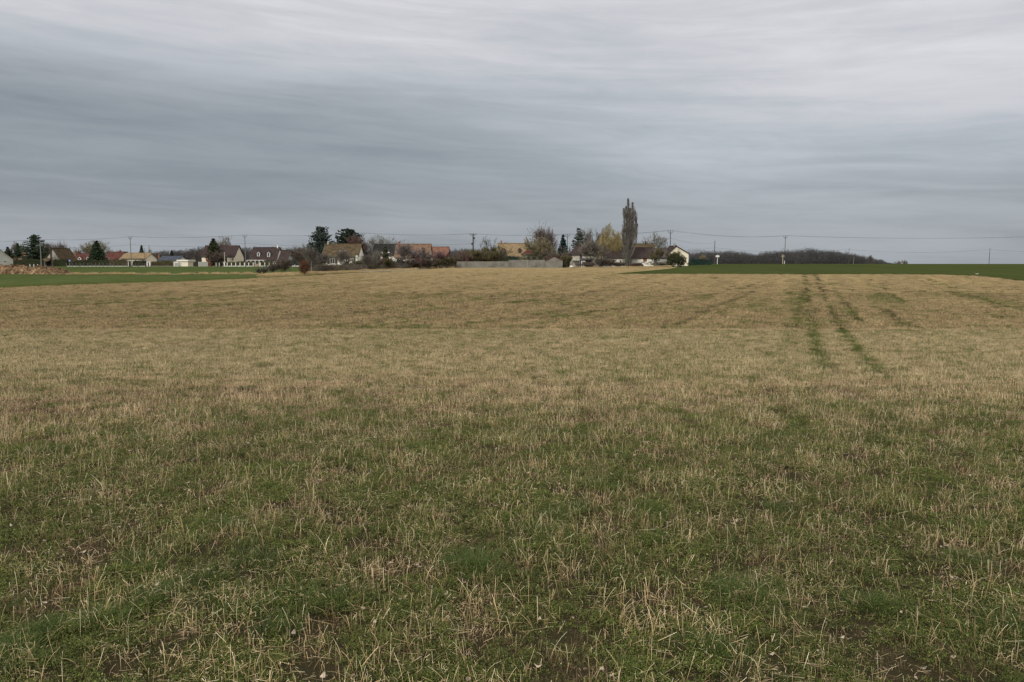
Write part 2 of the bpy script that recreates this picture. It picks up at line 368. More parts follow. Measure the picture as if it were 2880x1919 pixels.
# ---- outline of the stubble field (photo points put on the terrain)
def curve(pts):
    g = [gpt(*p) for p in pts]
    u = np.array([a / b for a, b in g]); y = np.array([b for a, b in g]); i = np.argsort(u)
    return lambda q: np.interp(q, u[i], y[i])
far_stub = curve([(-500, 850), (-200, 826), (25, 809), (260, 800), (480, 794), (620, 788), (720, 783), (840, 778), (960, 771), (1040, 767), (1130, 763), (1230, 757), (1284, 753.5), (1580, 753), (1900, 752.5), (2100, 757), (2300, 762), (2700, 766), (2880, 772), (3400, 792)])
near_left = far_stub
def sheet(name, u0, u1, fn, ff, nu, nv, off, m, green=None):
    u = np.linspace(u0, u1, nu); a = np.array([fn(q) for q in u]); b = np.array([ff(q) for q in u])
    t = np.linspace(0, 1, nv)[:, None]
    YY = a * (b / a) ** t; XX = u * YY; ZZ = H(XX, YY) + off
    return grid_obj(name, XX, YY, ZZ, m)

# greenness of the stubble: 0 = only straw, 1 = mostly green regrowth
def seg_d(px, py, pts, wx):
    """distance to a track polyline in metres-like units"""
    best = np.full(px.shape, 1e9)
    for (x0, y0), (x1, y1) in zip(pts[:-1], pts[1:]):
        dx_, dy_ = x1 - x0, y1 - y0; l2 = dx_ * dx_ + dy_ * dy_
        t = np.clip(((px - x0) * dx_ + (py - y0) * dy_) / l2, 0, 1)
        best = np.minimum(best, np.hypot(px - x0 - t * dx_, py - y0 - t * dy_))
    return best
def world_line(pts): return [gpt(*p) for p in pts]
TRACK_A = world_line([(2262, 773), (2270, 820), (2278, 870), (2290, 930), (2302, 985), (2318, 1052)])
TRACK_B = world_line([(2292, 773), (2312, 820), (2335, 868), (2370, 925), (2412, 985), (2470, 1052)])
FURROWS = [world_line(p) for p in ([(1090, 885), (1330, 862), (1560, 843), (1700, 812), (1800, 793)], [(1880, 925), (2000, 868), (2170, 795)], [(2192, 1005), (2235, 910), (2258, 815)],
           [(2340, 800), (2420, 905)], [(1500, 900), (1900, 850), (2120, 800)], [(700, 905), (1200, 862), (1600, 815)], [(2440, 780), (2540, 850)], [(2600, 785), (2850, 868)], [(40, 920), (400, 893), (700, 868)], [(60, 868), (500, 846), (900, 830)], [(2490, 870), (2560, 920)])]
def greenness(x, y, tracks=True):
    z = H(x, y); px, py = proj(x, y, z)
    g = np.zeros_like(px)
    # near field: green regrowth, patchy
    lim = 1110 + 70 * sstep(px, 900, 200) * 0 + np.where(px < 700, 60 * (1 - px / 700), 0) - 25 * sstep(px, 1500, 2400)
    near = sstep(py, lim - 15, lim + 110)
    g = near * (0.56 + 0.26 * sstep(py, 1130, 1400)) * (0.82 + 0.36 * fbm(x, y, 1.1, 3))
    tong = np.exp(-(((px - 1830) / 190) ** 2 + ((py - (1172 - (px - 1830) * .12)) / 20) ** 2)); g = g * (1 - .75 * tong)
    mid = 1 - sstep(py, 1050, 1085)
    n = fbm(x, y * 0.6, 5.0, 9)
    c_ = x - .368 * y; al = y + .368 * x; rw = vn(c_, al * .06, 1.1, 71) * .5 + vn(c_, al * .04, 3.0, 72) * .5
    b1 = np.exp(-((py - (948 - px * 0.012)) / 24) ** 2) * sstep(px, 2050, 1500)
    g = np.maximum(g, mid * b1 * sstep(n, 0.40, 0.62) * 0.62 * (.5 + rw))
    for cx, cy, rx, ry, a in ((1985, 837, 30, 9, .6), (1330, 938, 260, 16, .42), (1760, 948, 140, 11, .5), (2820, 938, 70, 22, .5), (2730, 1010, 40, 10, .5), (2350, 906, 40, 5, .6), (2070, 925, 70, 15, .35), (2215, 850, 18, 12, .4), (1990, 880, 50, 4, .5), (200, 1080, 200, 16, .4), (140, 938, 130, 12, .4)):
        g = np.maximum(g, a * np.exp(-(((px - cx) / rx) ** 2 + ((py - cy) / ry) ** 2)) * (0.6 + 0.6 * n))
    g = np.maximum(g, mid * (0.10 + 0.22 * sstep(rw, .45, .85) * (.5 + n) + 0.13 * sstep(n, 0.48, 0.70)) * (.6 + .4 * sstep(py, 780, 860)))
    if tracks:
     tr = np.minimum(seg_d(x, y, TRACK_A, 1), seg_d(x, y, TRACK_B, 1))
     wob = 0.10 + 0.24 * fbm(x, y, 2.0, 5) * (1 - .4 * sstep(y, 40, 90))
     g = np.maximum(g, 1.0 * (1 - sstep(tr, wob * .7, wob * 1.25)) * (py < 1075) * (0.35 + 0.65 * sstep(fbm(x, y, 1.6, 8), .3, .5)))
    return np.clip(g, 0, 1)
def furrow(x, y):
    f = np.zeros_like(np.asarray(x, float))
    for p in FURROWS: f = np.maximum(f, 1 - sstep(seg_d(x, y, p, 1), 0.16, 0.40))
    return f * (0.4 + 0.6 * vn(x, y, 3, 4))

# ---- stubble field sheet: fine near the camera
u = np.linspace(-1.05, 1.05, 520); a = 0.6; b = np.array([far_stub(q) for q in u]); t = np.linspace(0, 1, 760)[:, None]
SY = a * (b / a) ** t; SX = u * SY
lump = (fbm(SX, SY, 0.35, 21, 4) - 0.5) * 0.036 * (1 - sstep(SY, 16, 40))
SZ = H(SX, SY) + lump
stub = grid_obj('stubble_field', SX, SY, SZ, M_stub, greenness(SX, SY) * 0.9)
tag(stub, 'brown soil of the stubble field')
def Hf(x, y): return H(x, y) + .006 + (fbm(x, y, 0.35, 21, 4) - 0.5) * 0.036 * (1 - sstep(y, 16, 40))

# ---- green crop, right (over the far part of the stubble sheet) and left
near_r = curve([(1700, 772), (2500, 772.5), (2660, 774), (2740, 777), (2800, 782), (2880, 792), (3100, 830), (3500, 900)])
lu = [(1735, 772.0), (1800, 764.5), (1880, 757.5), (1920, 751), (1950, 747.5), (1990, 745.2)]
left_edge = curve(lu)
def far_r(q):
    uu = (1735 - CX) / F_PX
    return max(float(left_edge(q)) if q < (1975 - CX) / F_PX else 300.0, float(near_r(q)) + 0.01)
U0 = (1735 - CX) / F_PX
us = np.concatenate([np.linspace(U0, 0.245, 60), np.linspace(0.246, 1.1, 90)])
def sheet_u(name, us, fn, ff, nv, off, m):
    a = np.array([fn(q) for q in us]); b = np.array([ff(q) for q in us]); t = np.linspace(0, 1, nv)[:, None]
    YY = a * (b / a) ** t; XX = us * YY
    return grid_obj(name, XX, YY, H(XX, YY) + off, m)
tag(sheet_u('wheat_field', us, near_r, far_r, 60, 0.07, M_crop_r), 'dark green young wheat field along the skyline')
UL = (905 - CX) / F_PX
tag(sheet('crop_field', -1.1, UL, lambda q: far_stub(q) + 0.01, lambda q: 246.0, 90, 50, 0.01, M_crop_l), 'green crop field in front of the left houses')
tag(sheet('crop_edge', -1.1, UL, lambda q: far_stub(q) - 0.4, lambda q: far_stub(q) + 4.5 - 2 * (q > -.35), 120, 5, 0.05, M_edge), 'dark grass edge between stubble and crop')
mid_y = gpt(450, 772.2)[1]
tag(sheet('field_margin', (190 - CX) / F_PX, (735 - CX) / F_PX, lambda q: mid_y - 2.0 + 0.6 * math.sin(q * 60), lambda q: mid_y + 2.4 + 0.8 * math.sin(q * 37), 90, 5, 0.05, M_dry), 'thin dry grass margin across the left crop')
pth = curve([(880, 777), (960, 769), (1040, 765.5), (1130, 762), (1230, 756), (1284, 753.2)])
tag(sheet('path', (1010 - CX) / F_PX, (1282 - CX) / F_PX, lambda q: pth(q) - 0.5, lambda q: pth(q) + 5.0, 60, 5, 0.05, M_path), 'pale track beside the stubble below the scrub')
tag(sheet('verge', (730 - CX) / F_PX, (1284 - CX) / F_PX, lambda q: pth(q) + 4.8 if q > -0.19 else far_stub(q) + 3, lambda q: min(pth(q) + 13.0, 190.0) if q > -0.19 else far_stub(q) + 15, 80, 6, 0.04, M_dry), 'dry grass verge under the shrubs')
tag(sheet('road', -0.95, (1000 - CX) / F_PX, lambda q: 246.3, lambda q: 249.0, 60, 3, 0.03, M_road), 'narrow village road along the hedges')

# ================================================================ FIELD COVER (stuff)
rng = np.random.default_rng(7)
def attr_material(name, stops, rough=0.8, tl=0.1, vmin=0.8, vmax=1.2, spec=0.25, wv=0.17):
    m = newmat(name); t = m.node_tree; nd = t.nodes.new; lk = t.links.new
    o = nd('ShaderNodeOutputMaterial'); p = nd('ShaderNodeBsdfPrincipled'); p.inputs['Roughness'].default_value = rough; p.inputs['Specular IOR Level'].default_value = spec
    a = nd('ShaderNodeAttribute'); a.attribute_name = 'tint'; r = nd('ShaderNodeValToRGB'); lk(a.outputs['Fac'], r.inputs[0])
    e = r.color_ramp.elements; e[0].position = stops[0][0]; e[0].color = (*stops[0][1], 1); e[1].position = stops[-1][0]; e[1].color = (*stops[-1][1], 1)
    for q, c in stops[1:-1]: k = e.new(q); k.color = (*c, 1)
    oi = nd('ShaderNodeObjectInfo'); mr = nd('ShaderNodeMapRange'); lk(oi.outputs['Random'], mr.inputs[0]); mr.inputs[3].default_value = vmin; mr.inputs[4].default_value = vmax
    hs = nd('ShaderNodeHueSaturation'); lk(r.outputs[0], hs.inputs['Color'])
    ge = nd('ShaderNodeNewGeometry'); m0 = nd('ShaderNodeMapping'); lk(ge.outputs['Position'], m0.inputs[0]); m0.inputs['Rotation'].default_value = (0, 0, math.atan(0.368)); mp = nd('ShaderNodeMapping'); lk(m0.outputs[0], mp.inputs[0]); mp.inputs['Scale'].default_value = (0.55, 0.03, 0)
    nz = nd('ShaderNodeTexNoise'); lk(mp.outputs[0], nz.inputs['Vector']); nz.inputs['Scale'].default_value = 1; nz.inputs['Detail'].default_value = 5; nz.inputs['Roughness'].default_value = .65
    m2 = nd('ShaderNodeMapRange'); lk(nz.outputs['Fac'], m2.inputs[0]); m2.inputs[1].default_value = .3; m2.inputs[2].default_value = .7; m2.inputs[3].default_value = 1 - wv; m2.inputs[4].default_value = 1 + wv
    mm = nd('ShaderNodeMath'); mm.operation = 'MULTIPLY'; lk(mr.outputs[0], mm.inputs[0]); lk(m2.outputs[0], mm.inputs[1]); lk(mm.outputs[0], hs.inputs['Value'])
    lk(hs.outputs[0], p.inputs['Base Color']); tr = nd('ShaderNodeBsdfTranslucent'); lk(hs.outputs[0], tr.inputs[0])
    ms = nd('ShaderNodeMixShader'); ms.inputs[0].default_value = tl; lk(p.outputs[0], ms.inputs[1]); lk(tr.outputs[0], ms.inputs[2]); lk(ms.outputs[0], o.inputs[0])
    return m
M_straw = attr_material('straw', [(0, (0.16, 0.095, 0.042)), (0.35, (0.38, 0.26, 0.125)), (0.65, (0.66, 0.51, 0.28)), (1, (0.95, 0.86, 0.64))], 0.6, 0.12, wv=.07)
M_strawf = attr_material('far_straw', [(0, (0.15, 0.11, 0.050)), (0.5, (0.38, 0.28, 0.136)), (1, (0.68, 0.55, 0.30))], 0.8, 0.12, 0.85, 1.15)
M_dead = attr_material('dead_weed_stalks', [(0, (0.10, 0.058, 0.030)), (0.5, (0.22, 0.145, 0.075)), (1, (0.46, 0.36, 0.21))], 0.8, 0.1, wv=.06)
M_weed = attr_material('green_weeds', [(0, (0.040, 0.050, 0.011)), (0.5, (0.106, 0.128, 0.024)), (0.85, (0.21, 0.24, 0.050)), (1, (0.36, 0.37, 0.16))], 0.75, 0.25, wv=.05)
M_grass = attr_material('grass_blades', [(0, (0.040, 0.062, 0.014)), (0.6, (0.075, 0.112, 0.024)), (1, (0.15, 0.18, 0.055))], 0.6, 0.3)
M_leaf = attr_material('withered_leaves', [(0, (0.10, 0.068, 0.048)), (0.5, (0.21, 0.155, 0.105)), (1, (0.48, 0.41, 0.31))], 0.8, 0.1)

def proto(coll, name, V, Fc, tint, m):
    """V (n,k,3) polygons with k corners each; tint per corner"""
    n, k, _ = V.shape; me = bpy.data.meshes.new(name)
    me.vertices.add(n * k); me.vertices.foreach_set('co', V.astype(np.float32).ravel())
    me.loops.add(n * k); me.loops.foreach_set('vertex_index', np.arange(n * k, dtype=np.int32))
    me.polygons.add(n); me.polygons.foreach_set('loop_start', (np.arange(n) * k).astype(np.int32)); me.polygons.foreach_set('loop_total', np.full(n, k, np.int32))
    me.update(calc_edges=True)
    at_ = me.attributes.new('tint', 'FLOAT', 'POINT'); at_.data.foreach_set('value', tint.astype(np.float32).ravel())
    me.materials.append(m); o = bpy.data.objects.new(name, me); coll.objects.link(o); return o
def tubes(P, r, tint):
    """P (n,s+1,3) polylines, r (n,s+1) radii -> quads (3-sided stems)"""
    n, s1, _ = P.shape; ph = rng.uniform(0, 2 * np.pi, n)
    ring = []
    for k in range(3):
        a = ph + k * 2 * np.pi / 3
        off = np.stack([np.cos(a), np.sin(a), np.zeros(n)], -1)[:, None, :] * r[..., None]
        ring.append(P + off)
    Q = []; T = []
    for k in range(3):
        A, B = ring[k], ring[(k + 1) % 3]
        Q.append(np.stack([A[:, :-1], B[:, :-1], B[:, 1:], A[:, 1:]], 2).reshape(-1, 4, 3))
        T.append(np.stack([tint[:, :-1], tint[:, :-1], tint[:, 1:], tint[:, 1:]], 2).reshape(-1, 4))
    return np.concatenate(Q), np.concatenate(T)
def ribbons(P, w, tint):
    n, s1, _ = P.shape; a = rng.uniform(0, 2 * np.pi, n)
    off = np.stack([np.cos(a), np.sin(a), np.zeros(n)], -1)[:, None, :] * w[..., None] * 0.5
    A, B = P - off, P + off
    return np.stack([A[:, :-1], B[:, :-1], B[:, 1:], A[:, 1:]], 2).reshape(-1, 4, 3), np.stack([tint[:, :-1], tint[:, :-1], tint[:, 1:], tint[:, 1:]], 2).reshape(-1, 4)
def straw_patch(coll, name, size, n, hmin, hmax, rad, segs, m, lie=0.12, clump=0.6, pale=0.0, hp=2.2):
    nb = max(3, int(n / 5)); cxy = rng.uniform(-size / 2, size / 2, (nb, 2))
    base = np.where(rng.random(n)[:, None] < clump, cxy[rng.integers(0, nb, n)] + rng.normal(0, 0.018 * size / .5, (n, 2)), rng.uniform(-size / 2, size / 2, (n, 2)))
    h = hmin + (hmax - hmin) * rng.random(n) ** hp
    az = rng.uniform(0, 2 * np.pi, n); lean = np.abs(rng.normal(0.10, 0.20, n)); bend = rng.normal(0, 0.85, n) * (rng.random(n) < 0.8)
    t = np.linspace(0, 1, segs + 1)[None, :]
    kink = rng.random(n) < 0.13
    ang = lean[:, None] + bend[:, None] * t + np.where(kink[:, None] & (t > 0.6), 1.6, 0)
    lying = rng.random(n) < lie; ang = np.where(lying[:, None], 1.42 + 0.15 * (t - .5) * rng.normal(0, 1, n)[:, None], ang)
    st = h[:, None] / segs
    dxy = np.sin(ang) * st; dzz = np.cos(ang) * st
    rxy = np.cumsum(np.concatenate([np.zeros((n, 1)), dxy[:, 1:]], 1), 1); rz = np.cumsum(np.concatenate([np.zeros((n, 1)), dzz[:, 1:]], 1), 1)
    P = np.stack([base[:, :1] + rxy * np.cos(az)[:, None], base[:, 1:] + rxy * np.sin(az)[:, None], rz + np.where(lying, rng.uniform(.01, .05, n), -0.01)[:, None]], -1)
    rr = rad * rng.uniform(0.6, 1.35, n)[:, None] * (1 - 0.45 * t)
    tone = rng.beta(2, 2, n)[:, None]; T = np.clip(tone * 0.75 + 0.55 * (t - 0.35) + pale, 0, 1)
    Q, TT = tubes(P, rr, T)
    return proto(coll, name, Q, None, TT, m)
def weed_patch(coll, name, size, n, leaves, ll, hmax, m):
    nm = max(3, n // 20); mc = rng.uniform(-size / 2, size / 2, (nm, 2)); c = np.where(rng.random(n)[:, None] < .6, mc[rng.integers(0, nm, n)] + rng.normal(0, .03, (n, 2)), rng.uniform(-size / 2, size / 2, (n, 2))); N_ = n * leaves; md = np.min(np.hypot(c[:, None, 0] - mc[None, :, 0], c[:, None, 1] - mc[None, :, 1]), 1); mh = .45 + .9 * np.exp(-(md / .035) ** 2)
    cc = np.repeat(c, leaves, 0) + rng.normal(0, 0.014, (N_, 2)); zz = np.repeat(rng.uniform(0.4, 1, n) * mh, leaves) * rng.uniform(0.05, 1, N_) * hmax
    az = rng.uniform(0, 2 * np.pi, N_); up = rng.uniform(-0.2, 1.1, N_); l = ll * rng.uniform(0.5, 1.3, N_); w = l * rng.uniform(0.28, 0.5, N_)
    d = np.stack([np.cos(az) * np.cos(up), np.sin(az) * np.cos(up), np.sin(up)], -1); s_ = np.stack([-np.sin(az), np.cos(az), rng.normal(0, .3, N_)], -1)
    p = np.stack([cc[:, 0], cc[:, 1], zz], -1)
    Q = np.stack([p, p + d * l[:, None] * .5 + s_ * w[:, None] * .5, p + d * l[:, None], p + d * l[:, None] * .5 - s_ * w[:, None] * .5], 1)
    tt = np.clip(np.repeat(rng.beta(2, 2.5, n), leaves) * .7 + rng.uniform(-.1, .25, N_), 0, 1)
    tt = np.where(rng.random(N_) < 0.012, 1.0, tt * .92)
    return proto(coll, name, Q, None, np.repeat(tt[:, None], 4, 1), m)
def tuft(coll, name, n, rad, hmin, hmax, w, m, bias=0.0):
    a = rng.uniform(0, 2 * np.pi, n); r = rad * np.sqrt(rng.random(n)); b = np.stack([r * np.cos(a), r * np.sin(a)], -1)
    az = a + rng.normal(0, .5, n); h = rng.uniform(hmin, hmax, n); lean = rng.uniform(0.05, 0.5, n) + 0.4 * r / rad; bend = rng.uniform(0.1, 1.0, n); t = np.linspace(0, 1, 5)[None, :]
    ang = lean[:, None] + bend[:, None] * t; st = h[:, None] / 4
    rxy = np.cumsum(np.concatenate([np.zeros((n, 1)), (np.sin(ang) * st)[:, 1:]], 1), 1); rz = np.cumsum(np.concatenate([np.zeros((n, 1)), (np.cos(ang) * st)[:, 1:]], 1), 1)
    P = np.stack([b[:, :1] + rxy * np.cos(az)[:, None], b[:, 1:] + rxy * np.sin(az)[:, None], rz - .01], -1)
    W = w * rng.uniform(.6, 1.3, n)[:, None] * (1 - 0.85 * t)
    T = np.clip(rng.beta(2, 2, n)[:, None] * .7 + .3 * t + bias - .1, 0, 1)
    Q, TT = ribbons(P, W, T); return proto(coll, name, Q, None, TT, m)
def dead_leaf(coll, name, m):
    g = np.linspace(-1, 1, 5); gx, gy = np.meshgrid(g, g)
    l = rng.uniform(.018, .034); w = l * rng.uniform(.4, .8)
    out = np.sqrt(np.clip(1 - (gy * .92) ** 2, 0.05, 1)) * (1 + .25 * np.sin(gy * 9 + rng.uniform(0, 6)))
    X = gx * w * out; Y = gy * l; Z = 0.005 + rng.uniform(.2, .9) * (gx ** 2) * w + rng.uniform(-.3, .6) * (gy ** 2) * l + rng.normal(0, .004, gx.shape)
    P = np.stack([X, Y, Z], -1); Q = np.stack([P[:-1, :-1], P[:-1, 1:], P[1:, 1:], P[1:, :-1]], 2).reshape(-1, 4, 3)
    return proto(coll, name, Q, None, np.clip(rng.uniform(.15, .9) + rng.normal(0, .08, (16, 4)), 0, 1), m)

def scatter(name, label, x, y, z, rotz, scl, idx, coll, tilt=True):
    n = len(x); me = bpy.data.meshes.new(name); me.vertices.add(n)
    me.vertices.foreach_set('co', np.stack([x, y, z], -1).astype(np.float32).ravel())
    e = np.zeros((n, 3), np.float32); e[:, 2] = rotz
    if tilt:
        sx = (H(x + .3, y) - H(x - .3, y)) / .6; sy = (H(x, y + .3) - H(x, y - .3)) / .6
        for i in range(n):
            if abs(sx[i]) + abs(sy[i]) > 0.015:
                q = Vector((0, 0, 1)).rotation_difference(Vector((-sx[i], -sy[i], 1)).normalized()) @ Quaternion((0, 0, 1), float(rotz[i]))
                e[i] = q.to_euler()
    a = me.attributes.new('rot', 'FLOAT_VECTOR', 'POINT'); a.data.foreach_set('vector', e.ravel())
    a = me.attributes.new('scl', 'FLOAT', 'POINT'); a.data.foreach_set('value', scl.astype(np.float32))
    a = me.attributes.new('idx', 'INT', 'POINT'); a.data.foreach_set('value', idx.astype(np.int32))
    o = bpy.data.objects.new(name, me); sc.collection.objects.link(o); tag(o, label, name.replace('_', ' '), kind='stuff')
    g = bpy.data.node_groups.new(name + '_scatter', 'GeometryNodeTree')
    g.interface.new_socket('Geometry', in_out='INPUT', socket_type='NodeSocketGeometry'); g.interface.new_socket('Geometry', in_out='OUTPUT', socket_type='NodeSocketGeometry')
    nd = g.nodes.new; lk = g.links.new
    gi = nd('NodeGroupInput'); go = nd('NodeGroupOutput'); ip = nd('GeometryNodeInstanceOnPoints'); ci = nd('GeometryNodeCollectionInfo')
    ci.inputs[0].default_value = coll; ci.inputs['Separate Children'].default_value = True; ci.inputs['Reset Children'].default_value = True
    def na(nm, ty):
        k = nd('GeometryNodeInputNamedAttribute'); k.data_type = ty; k.inputs[0].default_value = nm; return k.outputs[0]
    lk(gi.outputs[0], ip.inputs['Points']); lk(ci.outputs[0], ip.inputs['Instance']); ip.inputs['Pick Instance'].default_value = True
    lk(na('idx', 'INT'), ip.inputs['Instance Index']); lk(na('scl', 'FLOAT'), ip.inputs['Scale'])
    er = nd('FunctionNodeEulerToRotation'); lk(na('rot', 'FLOAT_VECTOR'), er.inputs[0]); lk(er.outputs[0], ip.inputs['Rotation'])
    lk(ip.outputs[0], go.inputs[0])
    md = o.modifiers.new('scatter', 'NODES'); md.node_group = g
    return o
def cells(y0, y1, step, umax=0.80):
    X = []; Y = []
    y = y0
    while y < y1:
        w = umax * y + 1.2; xs = np.arange(-w, w, step); X.append(xs); Y.append(np.full(len(xs), y)); y += step
    x = np.concatenate(X); y = np.concatenate(Y); n = len(x)
    x = x + rng.uniform(-.35, .35, n) * step; y = y + rng.uniform(-.35, .35, n) * step
    return x, y
def in_stub(x, y):
    return y < np.interp(x / y, np.linspace(-1.2, 1.2, 400), [float(far_stub(q)) for q in np.linspace(-1.2, 1.2, 400)]) - 0.4
def clear_crop(x, y):
    uu = x / y; q = np.linspace(U0, 1.1, 300); nr = np.interp(uu, q, [float(near_r(k)) for k in q])
    fr = np.interp(uu, q, [float(far_r(k)) for k in q])
    return ~((uu > U0 - .002) & (y > nr - 0.3) & (y < fr + .3))
newc = lambda n: bpy.data.collections.new(n)

# straw, near: 0-3 sparse, 4-9 medium, 10-15 dense
cs = newc('straw_protos')
for i in range(16):
    k = 0 if i < 4 else (1 if i < 10 else 2)
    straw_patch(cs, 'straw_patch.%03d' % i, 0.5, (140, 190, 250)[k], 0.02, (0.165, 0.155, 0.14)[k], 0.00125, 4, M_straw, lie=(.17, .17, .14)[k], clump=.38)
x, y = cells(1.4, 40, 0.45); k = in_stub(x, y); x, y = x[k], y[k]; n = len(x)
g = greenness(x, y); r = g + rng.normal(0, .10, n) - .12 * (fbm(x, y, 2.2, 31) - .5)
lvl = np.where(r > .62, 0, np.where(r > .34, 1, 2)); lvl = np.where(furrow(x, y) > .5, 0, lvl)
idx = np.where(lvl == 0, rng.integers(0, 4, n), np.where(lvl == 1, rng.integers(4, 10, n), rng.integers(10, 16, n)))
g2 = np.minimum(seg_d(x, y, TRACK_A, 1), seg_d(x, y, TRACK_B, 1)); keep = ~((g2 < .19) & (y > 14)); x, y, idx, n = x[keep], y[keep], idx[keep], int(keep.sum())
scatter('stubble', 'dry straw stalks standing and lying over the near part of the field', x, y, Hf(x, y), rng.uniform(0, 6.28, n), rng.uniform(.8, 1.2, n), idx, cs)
# straw, far: half-metre patches in the valley, metre patches beyond
cf = newc('far_straw_protos')
for i in range(8): straw_patch(cf, 'far_straw_patch.%03d' % i, 0.55, (60, 95)[i % 2], 0.03, 0.15, 0.0026, 2, M_strawf, lie=.12, clump=.8, hp=1.3)
for i in range(6): straw_patch(cf, 'far_straw_patch.%03d' % (i + 8), 1.0, 300, 0.04, 0.15, 0.0040, 2, M_strawf, lie=.1, clump=.85, hp=1.3)
tdist = lambda x, y: np.minimum(seg_d(x, y, TRACK_A, 1), seg_d(x, y, TRACK_B, 1))
PX = []
for (y0, y1, st, i0, i1) in ((39, 82, .43, 0, 8), (82, 196, .86, 8, 14)):
    x, y = cells(y0, y1, st, .72); k = in_stub(x, y) & clear_crop(x, y); x, y = x[k], y[k]; n = len(x)
    g = greenness(x, y, False); fu = furrow(x, y)
    keep = (rng.random(n) > g * .95 - .10) & (rng.random(n) > fu * 0.95) & (rng.random(n) > 0.04) & (tdist(x, y) > (.10 if st < .5 else .24) + .12 * rng.random(n))
    x, y = x[keep], y[keep]; PX.append((x, y, rng.integers(i0, i1, len(x))))
x, y, ii = [np.concatenate([p[k] for p in PX]) for k in range(3)]; n = len(x)
scatter('far_stubble', 'pale straw stubble of the far field', x, y, Hf(x, y), rng.uniform(0, 6.28, n), rng.uniform(.8, 1.15, n), ii, cf)
# weeds near
cw = newc('weed_protos')
for i in range(12):
    k = i // 4; weed_patch(cw, 'weed_patch.%03d' % i, 0.55, (230, 400, 520)[k], 9, .0135, (.028, .04, .05)[k], M_weed)
x, y = cells(1.4, 40, 0.45); k = in_stub(x, y); x, y = x[k], y[k]; n = len(x); g = greenness(x, y)
r = g + .06 + rng.normal(0, .08, n) + .25 * (fbm(x, y, 1.0, 55) - .5)
keep = r > .02; lvl = np.where(r > .55, 2, np.where(r > .22, 1, 0)); idx = lvl * 4 + rng.integers(0, 4, n)
x, y, idx = x[keep], y[keep], idx[keep]; n = len(x)
scatter('weeds', 'low green leafy regrowth between the straw', x, y, Hf(x, y), rng.uniform(0, 6.28, n), rng.uniform(.8, 1.15, n), idx, cw)
# weeds far
cg = newc('far_weed_protos')
for i in range(4): weed_patch(cg, 'far_weed_patch.%03d' % i, 1.0, 260, 5, .045, .07, M_weed)
x, y = cells(39, 150, 0.8, .72); k = in_stub(x, y) & clear_crop(x, y); x, y = x[k], y[k]; n = len(x); g = greenness(x, y, False)
keep = g + rng.normal(0, .10, n) > .24; x, y = x[keep], y[keep]; sc_ = rng.uniform(.6, 1.0, len(x))
for T_ in (TRACK_A, TRACK_B):
    for (xa, ya), (xb, yb) in zip(T_[:-1], T_[1:]):
        q = int(math.hypot(xb - xa, yb - ya) / .22); t = rng.random(q); w_ = rng.normal(0, .05, q); x = np.concatenate([x, xa + (xb - xa) * t + w_]); y = np.concatenate([y, ya + (yb - ya) * t]); sc_ = np.concatenate([sc_, rng.uniform(.15, .23, q) * (rng.random(q) > .18)])
for T_ in FURROWS:
    for (xa, ya), (xb, yb) in zip(T_[:-1], T_[1:]):
        q = int(math.hypot(xb - xa, yb - ya) / .6); t = rng.random(q); x = np.concatenate([x, xa + (xb - xa) * t + rng.normal(0, .12, q)]); y = np.concatenate([y, ya + (yb - ya) * t]); sc_ = np.concatenate([sc_, rng.uniform(.2, .38, q)])
n = len(x)
scatter('far_weeds', 'green regrowth patches and wheel tracks in the far stubble', x, y, Hf(x, y), rng.uniform(0, 6.28, n), sc_, rng.integers(0, 4, n), cg)
# grass tufts
ct = newc('tuft_protos')
for i in range(8): tuft(ct, 'grass_tuft.%03d' % i, (60, 90, 150, 220)[i % 4], (.04, .06, .09, .14)[i % 4], .05, (.11, .13, .15, .16)[i % 4], .0042, M_grass, (-.05, .1)[i // 4])
N1 = 1300
yy = 2.6 + 17 * rng.random(N1) ** .62; xx = rng.uniform(-.85, .85, N1) * yy; g = greenness(xx, yy); keep = rng.random(N1) < g * 1.0 * sstep(fbm(xx, yy, .8, 91), .38, .62)
xx, yy = xx[keep], yy[keep]; ix = rng.choice(8, len(xx), p=[.2, .15, .08, .05, .22, .15, .1, .05])
big = [gpt(*p) for p in ((90, 1800), (130, 1770), (330, 1610), (720, 1590), (1590, 1470), (1600, 1440), (2080, 1670), (2110, 1690), (910, 1700), (820, 1780), (1350, 1600), (1820, 1520), (1500, 1510), (2000, 1830), (560, 1640), (420, 1700), (60, 1860), (620, 1480), (1830, 1440), (2190, 1440), (1260, 1590), (300, 1760), (700, 1730), (2500, 1720), (2690, 1580), (2790, 1760))]
bx = np.array([p[0] for p in big]); by = np.array([p[1] for p in big]); bx = np.concatenate([bx, bx + rng.normal(0, .10, len(bx)), bx + rng.normal(0, .12, len(bx))]); by = np.concatenate([by, by + rng.normal(0, .08, len(by)), by + rng.normal(0, .12, len(by))])
xx = np.concatenate([xx, bx]); yy = np.concatenate([yy, by]); ix = np.concatenate([ix, rng.choice([2, 3, 6, 7], len(bx))]); n = len(xx)
scatter('grass', 'scattered tufts of fine green grass in the foreground', xx, yy, Hf(xx, yy), rng.uniform(0, 6.28, n), rng.uniform(.6, 1.15, n), ix, ct)
# fine dead weed stalks
cq = newc('dead_weed_protos')
for i in range(6): straw_patch(cq, 'dead_weed_patch.%03d' % i, 0.55, 250, 0.02, 0.10, 0.0009, 2, M_dead, lie=.25, clump=.7, pale=-.05, hp=1.3)
x, y = cells(1.6, 32, 0.48); k = in_stub(x, y) & (rng.random(len(x)) < .35); x, y = x[k], y[k]; n = len(x)
scatter('dead_weeds', 'fine brown stalks of dead weeds between the straw', x, y, Hf(x, y), rng.uniform(0, 6.28, n), rng.uniform(.7, 1.2, n), rng.integers(0, 6, n), cq)
